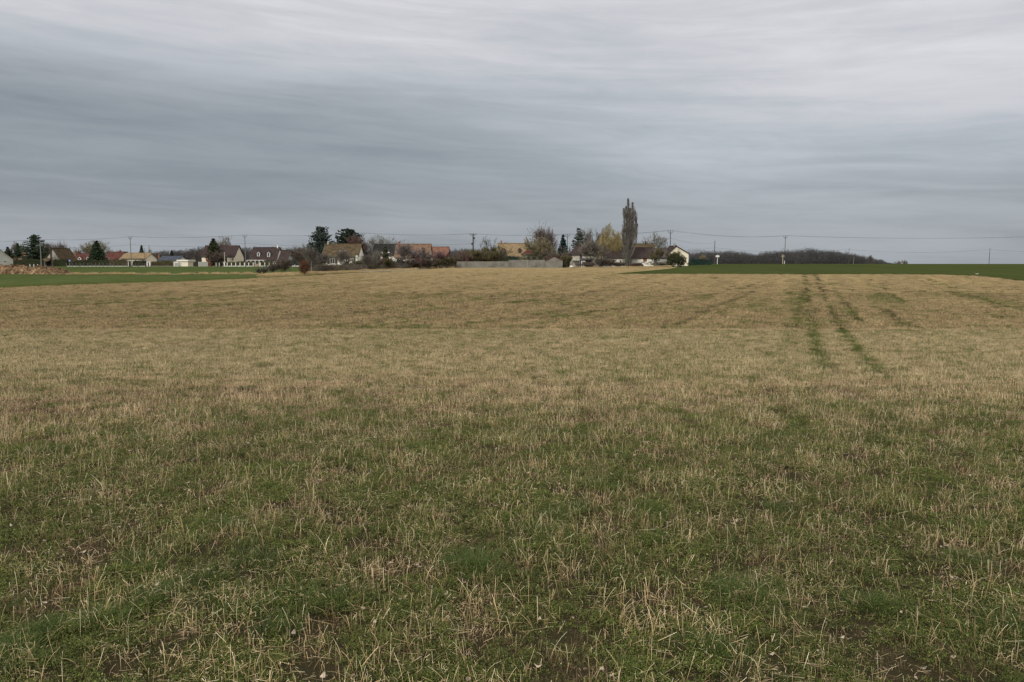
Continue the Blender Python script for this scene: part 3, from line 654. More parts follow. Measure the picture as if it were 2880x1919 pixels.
# straw litter
cb = newc('litter_protos')
for i in range(6): straw_patch(cb, 'litter_patch.%03d' % i, 0.55, 150, 0.012, 0.07, 0.0013, 2, M_straw, lie=.93, clump=.3, pale=.08)
x, y = cells(1.4, 22, 0.5); n = len(x); k = (rng.random(n) < .40); x, y = x[k], y[k]; n = len(x)
scatter('straw_litter', 'short broken straw pieces littering the soil', x, y, Hf(x, y), rng.uniform(0, 6.28, n), rng.uniform(.8, 1.2, n), rng.integers(0, 6, n), cb)
# withered leaves
cl = newc('leaf_protos')
for i in range(9): dead_leaf(cl, 'withered_leaf.%03d' % i, M_leaf)
N2 = 3800; yy = 2.6 + 10 * rng.random(N2) ** .8; xx = rng.uniform(-.85, .85, N2) * yy; keep = rng.random(N2) < sstep(fbm(xx, yy, .5, 61), .38, .7) * 1.3
xx, yy = xx[keep], yy[keep]; n = len(xx)
scatter('leaf_litter', 'withered curled leaves lying on the soil', xx, yy, Hf(xx, yy) + rng.uniform(.0, .025, n), rng.uniform(0, 6.28, n), rng.uniform(.35, .8, n), rng.integers(0, 9, n), cl)
# tall dry grass on the verges
cd = newc('dry_protos')
for i in range(5): tuft(cd, 'dry_grass_tuft.%03d' % i, 260, .7, .25, .75, .03, M_strawf, .1)
X_ = []; Y_ = []
for i in range(420):
    q = rng.uniform((735 - CX) / F_PX, (1284 - CX) / F_PX); b = (pth(q) + 5 if q > -0.19 else far_stub(q) + 5); yv = b + rng.uniform(0, 8); X_.append(q * yv); Y_.append(yv)
for i in range(90):
    q = rng.uniform((190 - CX) / F_PX, (740 - CX) / F_PX); yv = mid_y + rng.uniform(-1.5, 2); X_.append(q * yv); Y_.append(yv)
for i in range(200):
    q = rng.uniform((1600 - CX) / F_PX, (1880 - CX) / F_PX); yv = 184.5 + rng.uniform(0, 3); X_.append(q * yv); Y_.append(yv)
X_ = np.array(X_); Y_ = np.array(Y_); n = len(X_)
scatter('dry_grass', 'tall bleached grass along the verge below the scrub', X_, Y_, H(X_, Y_), rng.uniform(0, 6.28, n), rng.uniform(.4, .9, n), rng.integers(0, 5, n), cd)

# ================================================================ BUILDINGS
def hole_free(*a): pass
def local(px, py, Y, o):                # pixel at distance Y -> local coords of object at o (unrotated)
    x, z = at(px, py, Y); return x - o[0], z - o[2]
def slab(m, A, B, C, D, t):             # roof plane A,B eave  C,D ridge, thickness t downwards
    A, B, C, D = map(Vector, (A, B, C, D)); d = Vector((0, 0, -t))
    m.add([A, B, C, D, A + d, B + d, C + d, D + d], [(0, 1, 2, 3), (7, 6, 5, 4), (4, 5, 1, 0), (5, 6, 2, 1), (6, 7, 3, 2), (7, 4, 0, 3)])
def window(root, x0, x1, z0, z1, y, frame='paint', pane='glass', shutters=None, name='window', bars=True):
    m = MB(); t = 0.07; yf = y - 0.05
    m.box(x0, x1, yf, y + .02, z0, z0 + t); m.box(x0, x1, yf, y + .02, z1 - t, z1); m.box(x0, x0 + t, yf, y + .02, z0 + t, z1 - t); m.box(x1 - t, x1, yf, y + .02, z0 + t, z1 - t)
    if bars: xm = (x0 + x1) / 2; m.box(xm - .03, xm + .03, yf + .01, y + .02, z0 + t, z1 - t)
    w = m.build(name, MT[frame], root)
    p = MB().box(x0 + t, x1 - t, y - 0.015, y + .015, z0 + t, z1 - t).build('pane', MT[pane], w)
    if shutters:
        sw = (x1 - x0) * 0.5
        for xa, xb in ((x0 - sw - .03, x0 - .03), (x1 + .03, x1 + .03 + sw)):
            s = MB(); s.box(xa, xb, y - .06, y - .003, z0, z1)
            for k in range(4): s.box(xa + .04, xb - .04, y - .075, y - .06, z0 + .1 + k * (z1 - z0 - .2) / 4, z0 + .1 + (k + .6) * (z1 - z0 - .2) / 4)
            s.build('shutter', MT[shutters], root)
def panel(root, name, x0, x1, z0, z1, y, m_, planks=0, depth=.06):
    m = MB(); m.box(x0, x1, y - depth, y - .003, z0, z1)
    for k in range(planks):
        w = (x1 - x0) / planks; m.box(x0 + k * w + .02, x0 + (k + 1) * w - .02, y - depth - .02, y - depth, z0 + .05, z1 - .05)
    return m.build(name, MT[m_], root)
def house(label, pxl, pxr, eave, ridge, Y, D, wall, roof, cat='house', name='house', axis='x', ridge_l=None, ridge_r=None, over=0.35, eover=0.4,
          windows=(), doors=(), panels=(), dormers=(), skylights=(), chimney=None, gable='', yaw=0, group='houses of the village', wallh=None, apex=None, gmat=None):
    xc = (Xo(pxl, Y) + Xo(pxr, Y)) / 2; W = Xo(pxr, Y) - Xo(pxl, Y); g = Hs(xc, Y)
    root = empty(name, label, cat, (xc, Y, g), R(yaw), group)
    o = (xc, Y, g); ze = local(pxl, eave, Y, o)[1]; hw = W / 2; mw = MB(); mr = MB(); base = -0.5; T = 0.16
    if axis == 'x':
        zr = local(pxl, ridge, Y + D / 2, o)[1]
        rl = -hw if ridge_l is None else local(ridge_l, ridge, Y + D / 2, o)[0]
        rr = hw if ridge_r is None else local(ridge_r, ridge, Y + D / 2, o)[0]
        k = (zr - ze) / (D / 2); zeo = ze - k * eover
        # walls: box + gable triangles (only under a straight gable)
        zw = ze - .02
        vs = [(-hw, 0, base), (hw, 0, base), (hw, D, base), (-hw, D, base), (-hw, 0, zw), (hw, 0, zw), (hw, D, zw), (-hw, D, zw)]
        fs = [(0, 1, 5, 4), (1, 2, 6, 5), (2, 3, 7, 6), (3, 0, 4, 7), (4, 5, 6, 7)]
        mw.add(vs, fs)
        if ridge_r is None: mw.add([(hw, 0, zw), (hw, D, zw), (hw, D / 2, zr - T - .03), (hw - .2, 0, zw), (hw - .2, D, zw), (hw - .2, D / 2, zr - T - .03)], [(0, 1, 2), (5, 4, 3), (0, 2, 5, 3), (1, 4, 5, 2)])
        if ridge_l is None: mw.add([(-hw, 0, zw), (-hw, D, zw), (-hw, D / 2, zr - T - .03), (-hw + .2, 0, zw), (-hw + .2, D, zw), (-hw + .2, D / 2, zr - T - .03)], [(2, 1, 0), (3, 4, 5), (3, 5, 2, 0), (2, 5, 4, 1)])
        xl = -hw - over; xr = hw + over; rl2 = rl - (over if ridge_l is None else 0); rr2 = rr + (over if ridge_r is None else 0)
        slab(mr, (xl, -eover, zeo), (xr, -eover, zeo), (rr2, D / 2, zr), (rl2, D / 2, zr), T)
        slab(mr, (xr, D + eover, zeo), (xl, D + eover, zeo), (rl2, D / 2, zr), (rr2, D / 2, zr), T)
        if ridge_l is not None: slab(mr, (xl, D + eover, zeo), (xl, -eover, zeo), (rl2, D / 2, zr), (rl2 + .01, D / 2, zr), T)
        if ridge_r is not None: slab(mr, (xr, -eover, zeo), (xr, D + eover, zeo), (rr2, D / 2, zr), (rr2 - .01, D / 2, zr), T)
        mr.box(rl2, rr2, D / 2 - .14, D / 2 + .14, zr - .06, zr + .07)      # ridge tiles
    else:
        xa = 0 if apex is None else local(apex, ridge, Y, o)[0]
        zr = local(pxl, ridge, Y, o)[1]; zw = ze - .02
        mw.add([(-hw, 0, base), (hw, 0, base), (hw, D, base), (-hw, D, base), (-hw, 0, zw), (hw, 0, zw), (hw, D, zw), (-hw, D, zw), (xa, 0, zr - T - .04), (xa, D, zr - T - .04)],
               [(0, 1, 5, 8, 4), (1, 2, 6, 5), (2, 3, 7, 9, 6), (3, 0, 4, 7), (4, 8, 9, 7), (8, 5, 6, 9)])
        kl = (zr - ze) / (hw + xa); kr = (zr - ze) / (hw - xa)
        slab(mr, (-hw - eover, D + over, ze - kl * eover), (-hw - eover, -over, ze - kl * eover), (xa, -over, zr), (xa, D + over, zr), T)
        slab(mr, (hw + eover, -over, ze - kr * eover), (hw + eover, D + over, ze - kr * eover), (xa, D + over, zr), (xa, -over, zr), T)
        mr.box(xa - .14, xa + .14, -over, D + over, zr - .06, zr + .07)
    mw.build('wall', MT[wall], root); ro = mr.build('roof', MT[roof], root)
    for (a, b, c, d, *r) in windows:
        x0, z1 = local(a, b, Y, o); x1, z0 = local(c, d, Y, o); window(root, x0, x1, z0, z1, -0.003, *(r or ()))
    for (a, b, c, d, m_, *r) in doors:
        x0, z1 = local(a, b, Y, o); x1, z0 = local(c, d, Y, o); panel(root, r[0] if r else 'door', x0, x1, z0, z1, 0, m_, 2)
    if axis == 'x':
        sl = lambda z: (z - ze) / k
        for (px, top, bot, w, m_) in dormers:
            x, zb = local(px, bot, Y + 1, o); zt = local(px, top, Y + 1, o)[1]; hwd = w / 2 * Y / F_PX; yb = sl(zb) - .15; ztop = zt - .1; sp = ztop - hwd * .8
            yd = sl(ztop) + .3
            m = MB(); m.add([(x - hwd, yb, zb), (x + hwd, yb, zb), (x + hwd, yb, sp), (x, yb, ztop), (x - hwd, yb, sp), (x - hwd, yd, zb), (x + hwd, yd, zb), (x + hwd, yd, sp), (x, yd, ztop), (x - hwd, yd, sp)],
                            [(0, 1, 2, 3, 4), (1, 6, 7, 2), (5, 0, 4, 9), (9, 8, 7, 6, 5)])
            dm = m.build('dormer', MT[m_], root)
            q = MB(); e_ = .15; sl_ = (ztop - sp) / hwd
            slab(q, (x - hwd - e_, yd, sp - sl_ * e_ + .1), (x - hwd - e_, yb - .15, sp - sl_ * e_ + .1), (x, yb - .15, ztop + .1), (x, yd, ztop + .1), .1)
            slab(q, (x + hwd + e_, yb - .15, sp - sl_ * e_ + .1), (x + hwd + e_, yd, sp - sl_ * e_ + .1), (x, yd, ztop + .1), (x, yb - .15, ztop + .1), .1)
            q.build('dormer_roof', MT[roof], dm)
            MB().box(x - hwd * .6, x + hwd * .6, yb - .04, yb - .004, zb + .12, sp - .05).build('pane', MT['glass'], dm)
        for (px, top, bot, w) in skylights:
            yy_ = Y + 2; x, z1 = local(px, top, yy_, o); z0 = local(px, bot, yy_, o)[1]; h2 = w / 2 * Y / F_PX
            y0, y1 = sl(z0), sl(z1); m = MB(); slab(m, (x - h2, y0 - .05, z0 + .10), (x + h2, y0 - .05, z0 + .10), (x + h2, y1 - .05, z1 + .10), (x - h2, y1 - .05, z1 + .10), .12)
            s_ = m.build('skylight', MT['metal'], ro)
            m = MB(); h3 = h2 - .08; slab(m, (x - h3, y0 + .03, z0 + .18), (x + h3, y0 + .03, z0 + .18), (x + h3, y1 - .13, z1 + .03), (x - h3, y1 - .13, z1 + .03), .04)
            m.build('pane', MT['skyglass'], root)
    if chimney:
        px, top, w, m_ = chimney; x, zt = local(px, top, Y + (D / 2 if axis == 'x' else 1.2), o); h2 = w / 2 * Y / F_PX; yc = D / 2 if axis == 'x' else 1.4
        m = MB(); m.box(x - h2, x + h2, yc - .35, yc + .35, ze, zt - .12); m.box(x - h2 - .06, x + h2 + .06, yc - .41, yc + .41, zt - .12, zt)
        for q in (-.5, .5): m.tube((x + h2 * q, yc, zt), (x + h2 * q, yc, zt + .28), .12, .10, 6)
        m.build('chimney', MT[m_], ro)
    # gutter along the front eave
    if axis == 'x': MB().tube((-hw - over, -eover - .05, zeo - .1), (hw + over, -eover - .05, zeo - .1), .06, .06, 5).build('gutter', MT['metal'], root)
    return root, o

VG = 'houses of the village'
# --- left group
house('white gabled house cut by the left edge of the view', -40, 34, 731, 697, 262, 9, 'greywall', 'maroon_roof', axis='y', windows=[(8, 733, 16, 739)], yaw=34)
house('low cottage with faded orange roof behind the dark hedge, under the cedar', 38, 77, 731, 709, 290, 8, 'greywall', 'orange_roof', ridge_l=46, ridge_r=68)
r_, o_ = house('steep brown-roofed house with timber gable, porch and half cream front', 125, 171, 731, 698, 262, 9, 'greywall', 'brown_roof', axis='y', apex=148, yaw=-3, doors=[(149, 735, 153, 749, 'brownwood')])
x0, z1 = local(127, 708, 262, o_); x1, z0 = local(145, 732, 262, o_)
m = MB(); m.add([(x0 + .3, -.06, z0), (x1, -.06, z0), (x1, -.06, z1 - .2), (x0 + .3, -.003, z0), (x1, -.003, z0), (x1, -.003, z1 - .2)], [(0, 1, 2), (5, 4, 3), (0, 3, 4, 1), (1, 4, 5, 2), (2, 5, 3, 0)]); m.build('gable_panel', MT['patchy'], r_)
x0, z0 = local(146, 750, 262, o_); zt = local(146, 700, 262, o_)[1]; MB().box(x0 - .12, x0 + .12, -.5, -.26, -.3, zt).build('timber_post', MT['brownwood'], r_)
a, b = local(118, 735, 262, o_), local(147, 731, 262, o_)
m = MB(); slab(m, (a[0], -2.2, a[1]), (b[0], -2.2, a[1]), (b[0], -.05, b[1] + .6), (a[0] + 1, -.05, b[1] + .6), .14); m.build('porch_roof', MT['brown_roof'], r_)
panel(r_, 'garage_door', local(121, 738, 262, o_)[0], local(129, 738, 262, o_)[0], 0, 1.6, -.05, 'concrete', 3)
panel(r_, 'dark_doorway', local(131, 738, 262, o_)[0], local(143, 738, 262, o_)[0], 0, 1.8, -.05, 'darkdoor')
house('low maroon-roofed house with two small white dormers left of the fir', 207, 254, 731, 713, 276, 8, 'white', 'maroon_roof', dormers=[(228, 721, 731, 8, 'white'), (251, 721, 731, 6, 'white')], chimney=(212, 707, 3, 'brick'))
house('maroon-roofed house with white arched wall right of the fir', 291, 332, 729, 709, 270, 9, 'white', 'maroon_roof', skylights=[(297, 725, 728, 3), (314, 725, 728, 3)], windows=[(304, 732, 308, 738), (311, 732, 315, 738), (318, 732, 322, 738)])
house('small dark-roofed house with tall orange brick chimney', 322, 344, 730, 708, 284, 7, 'cream', 'grey_roof', axis='y', chimney=(337, 705, 4, 'brick'))
house('long garage with ochre-yellow tiled roof and cream wall behind the hedge', 341, 409, 726, 711.5, 255, 8.5, 'cream', 'yellow_roof', cat='outbuilding', windows=[(378, 731, 384, 737)])
house('low bungalow with blue slate roof and white wall', 446, 500, 731, 720, 266, 8, 'white', 'blue_roof', windows=[(455, 733, 460, 738), (470, 733, 475, 738)], chimney=(447, 717, 3, 'brick'))
r_ = empty('garage', 'flat-topped cream garage with dark open doorway beside the driveway gate', 'garage', (Xo(515, 256), 256, Hs(Xo(515, 256), 256)))
o_ = tuple(r_.location); a = local(500, 750, 256, o_)[0]; b = local(529, 750, 256, o_)[0]; zt = local(510, 731, 256, o_)[1]
MB().box(a, b, 0, 6, -.4, zt - .5).build('wall', MT['cream'], r_); MB().box(a - .2, b + .2, -.3, 6.2, zt - .5, zt).build('flat_roof', MT['white'], r_)
panel(r_, 'door', local(514, 0, 256, o_)[0], local(526, 0, 256, o_)[0], 0, zt - .8, 0, 'darkdoor', 0); panel(r_, 'side_door', a + .3, a + 1.3, 0, zt - .8, 0, 'greywall', 2)
house('cream house with dark maroon roof and closed red shutter, half hidden by shrubs', 568, 660, 719, 691, 264, 9, 'cream', 'darkbrown_roof', ridge_l=577, windows=[(578, 725, 587, 735.5, 'cream', 'redpaint'), (652, 726, 657, 734)], doors=[(634, 725, 639, 738, 'darkdoor'), (570, 741, 582, 750, 'greywall', 'garage_door')], chimney=(648, 691, 4, 'brick'))
r_, o_ = house('large dark-brown-roofed house with two white dormers and a white veranda', 703, 776, 729, 696, 264, 9, 'white', 'darkbrown_roof', ridge_l=712, dormers=[(727, 707, 721, 7, 'paint'), (756, 707, 723, 7, 'paint')], windows=[(752, 731, 760, 738, 'brownwood'), (768, 732, 772, 737)], chimney=(781, 692, 3, 'white'))
a, b = local(697, 731, 262, o_)[0], local(743, 731, 262, o_)[0]; zt = local(700, 731.5, 261, o_)[1]
m = MB(); m.box(a, b, -3.0, -.45, zt - .18, zt); [m.box(a + (b - a) * i / 4 - .09, a + (b - a) * i / 4 + .09, -3.0, -2.82, -.2, zt - .18) for i in range(5)]; m.build('veranda', MT['paint'], r_)
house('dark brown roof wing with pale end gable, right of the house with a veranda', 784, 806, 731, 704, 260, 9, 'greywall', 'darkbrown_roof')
# --- middle group
r_, o_ = house('big white house with mossy brown roof, brown shutters and two roof windows', 908, 1006, 719, 685.5, 200, 9, 'white', 'brown_roof', ridge_l=914, skylights=[(958.5, 705, 709, 6), (973.5, 705, 708.5, 5)],
    windows=[(928, 727, 942, 742, 'white', 'glass', 'brownwood'), (984, 727, 994, 736, 'white', 'glass', 'brownwood')], chimney=(923, 681, 4, 'greywall'))
x, z = local(1004, 722, 200, o_); m = MB()
for i in range(12):
    t0, t1 = i * math.pi / 6, (i + 1) * math.pi / 6
    m.add([(x, -.42, z), (x + .30 * math.cos(t0), -.5, z + .30 * math.sin(t0)), (x + .30 * math.cos(t1), -.5, z + .30 * math.sin(t1)), (x, -.36, z), (x + .30 * math.cos(t0), -.46, z + .30 * math.sin(t0)), (x + .30 * math.cos(t1), -.46, z + .30 * math.sin(t1))], [(0, 2, 1), (3, 4, 5), (1, 2, 5, 4)])
m.tube((x, -.4, z), (x, 0, z - .1), .03, .03); m.build('satellite_dish', MT['paint'], r_)
house('dark slate-roofed house with white gable, between the brown and orange roofs', 1046, 1110, 716, 687, 240, 10, 'white', 'black_roof', ridge_l=1054, windows=[(1076, 722, 1081, 729)], dormers=[(1093, 706, 713, 22, 'white'), (1074, 706, 713, 8, 'white')])
r_, o_ = house('house with orange-brown tiled roof and three roof windows behind birches', 1112, 1206, 721, 686.5, 206, 9, 'white', 'orange_roof', skylights=[(1138, 704, 711, 6), (1159.5, 704, 711.5, 7), (1187, 704, 709, 6)], windows=[(1125, 724, 1132, 731), (1150, 724, 1157, 731)], chimney=(1123, 682, 4, 'brick'))
house('house with bright orange-red roof right of the orange-brown one', 1206, 1258, 722, 694.5, 228, 8.5, 'white', 'red_roof', windows=[(1240, 727, 1246, 733)], skylights=[(1234, 708, 715, 6)])
house('cream house with yellow ochre roof and two dark dormers above the concrete wall', 1402, 1485, 721, 684.5, 232, 8, 'cream', 'yellow_roof', dormers=[(1417, 697, 711, 7, 'brownwood'), (1461.5, 697, 712, 7, 'brownwood')], chimney=(1410, 679.5, 4, 'brick'), windows=[(1422, 718, 1430, 722)])
house('small low house with red-brown roof beside the yellow-roofed house', 1469, 1532, 713, 696, 222, 6, 'greywall', 'maroon_roof', ridge_l=1489, ridge_r=1512)
house('small cream gable end seen between the blue spruce and the tall pine', 1574, 1602, 714, 704, 225, 7, 'cream', 'grey_roof', axis='y')
r_, o_ = house('old cream house with dark roof and blue door above a lean-to, under the pine', 1609, 1690, 713, 690, 206, 8, 'patchy', 'darkbrown_roof', ridge_l=1622, doors=[(1631, 716, 1637, 728, 'bluepaint')], windows=[(1650, 718, 1656, 725), (1668, 718, 1674, 725)])
m = MB(); a, b = local(1611, 730, 203, o_)[0], local(1636, 730, 203, o_)[0]; zt = local(1611, 729.5, 204, o_)[1]
slab(m, (a, -3, zt - .25), (b, -3, zt - .25), (b, -.02, zt), (a, -.02, zt), .12)
for i in range(5): m.box(a + (b - a) * i / 4 - .07, a + (b - a) * i / 4 + .07, -2.9, -2.76, -.2, zt - .36)
m.build('lean_to', MT['greywall'], r_)
r_, o_ = house('long white house with dark brown roof, orange shutter and small window', 1700, 1838, 722, 697, 202, 8, 'white', 'darkbrown_roof', windows=[(1798, 724, 1802.5, 731, 'white', 'glass')], doors=[(1809, 724.5, 1819, 736, 'rustwood', 'shutter')])
panel(r_, 'arched_opening', local(1816, 0, 202, o_)[0], local(1822, 0, 202, o_)[0], -.1, .6, 0, 'darkdoor')
house('higher brown roof rising behind the long white house', 1735, 1842, 706, 685.5, 214, 8, 'white', 'brown_roof', chimney=(1815.5, 681, 3, 'metal'))
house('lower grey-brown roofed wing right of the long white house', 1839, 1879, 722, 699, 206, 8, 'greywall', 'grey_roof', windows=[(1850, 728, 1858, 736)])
r_, o_ = house('cream gabled house with dark roof and square chimney near the skyline', 1880, 1936, 712, 691, 205, 9, 'cream', 'darkbrown_roof', axis='y', apex=1901.5, chimney=(1898, 687, 4, 'greywall'), windows=[(1912, 712, 1914, 718)])

# concrete wall and gabled shed wall
Yw = 189.5
root = empty('garden_wall', 'long low grey concrete wall of panels at the far edge of the stubble', 'wall', (Xo(1358, Yw), Yw, Hs(0, Yw)))
o_ = tuple(root.location); rr = random.Random(3)
xs = [1284, 1322, 1359, 1394, 1431]
for a, b in zip(xs[:-1], xs[1:]):
    x0, x1 = local(a, 740, Yw, o_)[0], local(b, 740, Yw, o_)[0]; zt = local(a, 735.5, Yw, o_)[1]
    MB().box(x0 + .012, x1 - .012, 0, .2, -.4, zt + rr.uniform(-.04, .04)).build('wall_panel', MT['concrete'], root)
root = empty('garden_wall', 'taller stretch of pale jointed concrete wall beside the gabled shed', 'wall', (Xo(1480, Yw), Yw, Hs(0, Yw)))
o_ = tuple(root.location); xs = [1431, 1458, 1483.5, 1507.5, 1534]
for a, b in zip(xs[:-1], xs[1:]):
    x0, x1 = local(a, 740, Yw, o_)[0], local(b, 740, Yw, o_)[0]; zt = local(a, 731.5, Yw, o_)[1]
    MB().box(x0 + .04, x1 - .04, -.02, .2, -.4, zt).build('wall_panel', MT['concrete'], root)
    MB().box(x0 - .04, x0 + .04, -.05, .22, -.4, zt + .03).build('joint_strip', MT['greywall'] if b == 1507.5 else MT['concrete'], root)
house('grey concrete shed with shallow red-brown gabled roof at the end of the wall', 1534, 1582.5, 731.5, 720, Yw, 4, 'concrete', 'maroon_roof', cat='shed', name='shed', axis='y', apex=1558, over=.15, eover=.12, group=None)
# white sheets and tub in the yard
x, Y0 = Xo(1647, 199), 199; g = Hs(x, Y0)
root = empty('open_shed', 'dark open shed with white corrugated sheets leaning on its front', 'shed', (x, Y0, g)); o_ = tuple(root.location)
a, b = local(1640, 0, Y0, o_)[0], local(1672, 0, Y0, o_)[0]; zt = local(1640, 730, Y0, o_)[1]
MB().box(a, b, .3, 3, -.3, zt - .2).build('wall', MT['darkdoor'], root); m = MB(); slab(m, (a - .2, 0, zt - .1), (b + .2, 0, zt - .1), (b + .2, 3.2, zt + .3), (a - .2, 3.2, zt + .3), .1); m.build('roof', MT['poledark'], root)
for pa, pb in ((1640.5, 1644), (1645, 1648.5), (1649.5, 1653)):
    m = MB(); x0, x1 = local(pa, 0, Y0, o_)[0], local(pb, 0, Y0, o_)[0]
    for i in range(5): w = (x1 - x0) / 5; m.add([(x0 + i * w, -.2, 0), (x0 + (i + .5) * w, -.27, 0), (x0 + (i + 1) * w, -.2, 0), (x0 + i * w, .12, zt - .3), (x0 + (i + .5) * w, .05, zt - .3), (x0 + (i + 1) * w, .12, zt - .3)], [(0, 1, 4, 3), (1, 2, 5, 4)])
    m.build('white_sheet', MT['paint'], root)
x = Xo(1607, 196); g = Hs(x, 196); m = MB()
for i in range(10):
    t0, t1 = i * math.tau / 10, (i + 1) * math.tau / 10
    ring = lambda t, r, z: (r * math.cos(t), r * .8 * math.sin(t), z)
    m.add([ring(t0, .5, 0), ring(t1, .5, 0), ring(t1, .46, .4), ring(t0, .46, .4), ring(t0, .25, .58), ring(t1, .25, .58), (0, 0, .62)], [(0, 1, 2, 3), (3, 2, 5, 4), (4, 5, 6)])
tag(m.build('garden_tub', MT['paint'], None, (x, 196, g), True), 'low rounded white tub lying in the yard beside the shed', 'tub')

# ================================================================ HEDGES, FENCES, GATES
nr = np.random.default_rng(11)
def leafs(c, n, size, spread=1.0):
    """n little leaf quads around points c (n,3)"""
    a = nr.normal(0, 1, (n, 3)); a /= np.linalg.norm(a, axis=1)[:, None]; b = np.cross(a, nr.normal(0, 1, (n, 3))); b /= np.linalg.norm(b, axis=1)[:, None] + 1e-9
    s = size * nr.uniform(.5, 1.3, (n, 1))
    return np.stack([c - a * s, c + b * s * .55, c + a * s, c - b * s * .55], 1)
def hedge(label, pa, pb, top, Y, mt, depth=1.2, bot=-.2, wob=.12, topb=None):
    x0, x1 = Xo(pa, Y), Xo(pb, Y); xc = (x0 + x1) / 2; g = Hs(xc, Y); root = empty('hedge', label, 'hedge', (xc, Y, g), 0, 'clipped hedges along the village road')
    z0 = Zo(top, Y) - g; z1 = z0 if topb is None else Zo(topb, Y) - g; L_ = x1 - x0; n = int(L_ * 90)
    topz = lambda x: z0 + (z1 - z0) * (x + L_ / 2) / L_ + wob * np.sin(x * 1.7) * .6 + wob * np.sin(x * .53 + 1)
    x = nr.uniform(-L_ / 2, L_ / 2, n); face = nr.random(n); z = nr.uniform(bot, 1, n) ** 1.0 * (topz(x)); y = np.where(face < .55, nr.normal(0, .05, n), nr.uniform(0, depth, n)); z = np.where(face < .55, z, topz(x) + nr.normal(0, .06, n))
    y = np.where(face > .9, depth + nr.normal(0, .05, n), y); z = np.where(face > .9, nr.uniform(0, 1, n) * topz(x), z)
    MB().quads(leafs(np.stack([x, y, z], -1), n, .13)).build('leaves', MT[mt], root)
    m = MB(); k = max(2, int(L_ / 1.5)); q = np.linspace(-L_ / 2 + .05, L_ / 2 - .05, k)
    for a, b in zip(q[:-1], q[1:]):
        ta, tb = float(topz(a)) - .08, float(topz(b)) - .08
        m.add([(a, .08, -.3), (b, .08, -.3), (b, depth - .08, -.3), (a, depth - .08, -.3), (a, .08, ta), (b, .08, tb), (b, depth - .08, tb), (a, depth - .08, ta)], [(0, 1, 5, 4), (2, 3, 7, 6), (4, 5, 6, 7), (1, 2, 6, 5), (3, 0, 4, 7)])
    m.build('branches', MT[mt], root)
hedge('tall dark hedge behind the manure heap, left of the timbered house', 36, 118, 731, 251, 'thuja')
hedge('dark hedge directly right of the timbered house', 149, 188, 731, 251, 'thuja')
hedge('long dark hedge behind the row of thin fence posts', 190, 305, 733, 251, 'thuja', wob=.2)
hedge('brownish thinner hedge below the ochre-yellow roof', 305, 362, 734, 251, 'brownhedge', wob=.25)
hedge('dark hedge right of the pole, in front of the ochre-roofed garage', 372, 409, 734, 251, 'thuja')
hedge('dark brown hedge in front of the blue slate bungalow', 424, 488, 736, 251, 'brownhedge')
hedge('low brown hedge framed by white posts, left of the pole', 631, 712, 737.5, 250.5, 'olive', .9)
hedge('low brown hedge framed by white posts, in front of the veranda house', 732, 776, 737, 250.5, 'olive', .9)
hedge('blue-green hedge beyond the red beech shrub', 797, 846, 733, 250.5, 'greenhedge')
hedge('low dark hedge under the yellow-roofed house, above the wall', 1400, 1462, 722.5, 215, 'greenhedge', 1.5)
hedge('dark blue-green hedge ending on the skyline beside the cream gable', 1943, 2002, 729, 214, 'greenhedge', 1.5, topb=732)
def fence(label, posts, top, Y, w=.07, base=None, pm='polegrey', bh=.18, rails=0, name='fence', group='roadside fences'):
    g = Hs(Xo(posts[0], Y), Y); x0 = Xo(posts[0], Y); root = empty(name, label, 'fence', (x0, Y, g), 0, group)
    h = Zo(top, Y) - g
    for p in posts: x = Xo(p, Y) - x0; MB().box(x - w / 2, x + w / 2, -w / 2, w / 2, -.3, h).box(x - w * .6, x + w * .6, -w * .6, w * .6, h, h + .05).build('post', MT[pm], root)
    L_ = Xo(posts[-1], Y) - x0
    if base: MB().box(0, L_, .06 + w / 2, .2 + w / 2, -.3, bh).build('base', MT[base], root)
    for i in range(rails): MB().tube((0, 0, h * (i + 1) / (rails + .3)), (L_, 0, h * (i + 1) / (rails + .3)), .012, .012, 4).build('rail', MT['wire'], root)
    return root
fence('row of thin grey posts with a low pale kerb before the long dark hedge', [187, 195, 203, 214, 225, 236, 247, 258, 269, 279.5, 290, 301, 309, 320, 332, 345, 356, 362], 740.5, 249.6, .09, 'paint', rails=3, bh=.14)
fence('short white stubs beyond the manure heap', [84, 95, 106], 744, 249.4, .16, pm='paint')
fence('posts and kerb right of the electricity pole under the ochre roof', [372, 381, 390, 400, 408], 741, 249.6, .08, 'paint', rails=3, bh=.14)
fence('low pale kerb with small posts below the dark brown hedge', [424, 445, 467, 487], 746, 249.8, .1, 'concrete', bh=.2)
fence('white posts on a white base around the low brown hedge, left part', [630.5, 639, 651, 663, 675, 687.5, 699.5, 712], 739.5, 249.3, .2, 'paint', 'paint', .2)
fence('white posts on a white base in front of the veranda house, right part', [732, 744.5, 757, 769, 775], 739, 249.3, .17, 'paint', 'paint', .2)
fence('pale fence base running behind the red beech shrub', [796, 812, 829, 850], 744.5, 249.3, .1, 'paint', 'paint', .22)
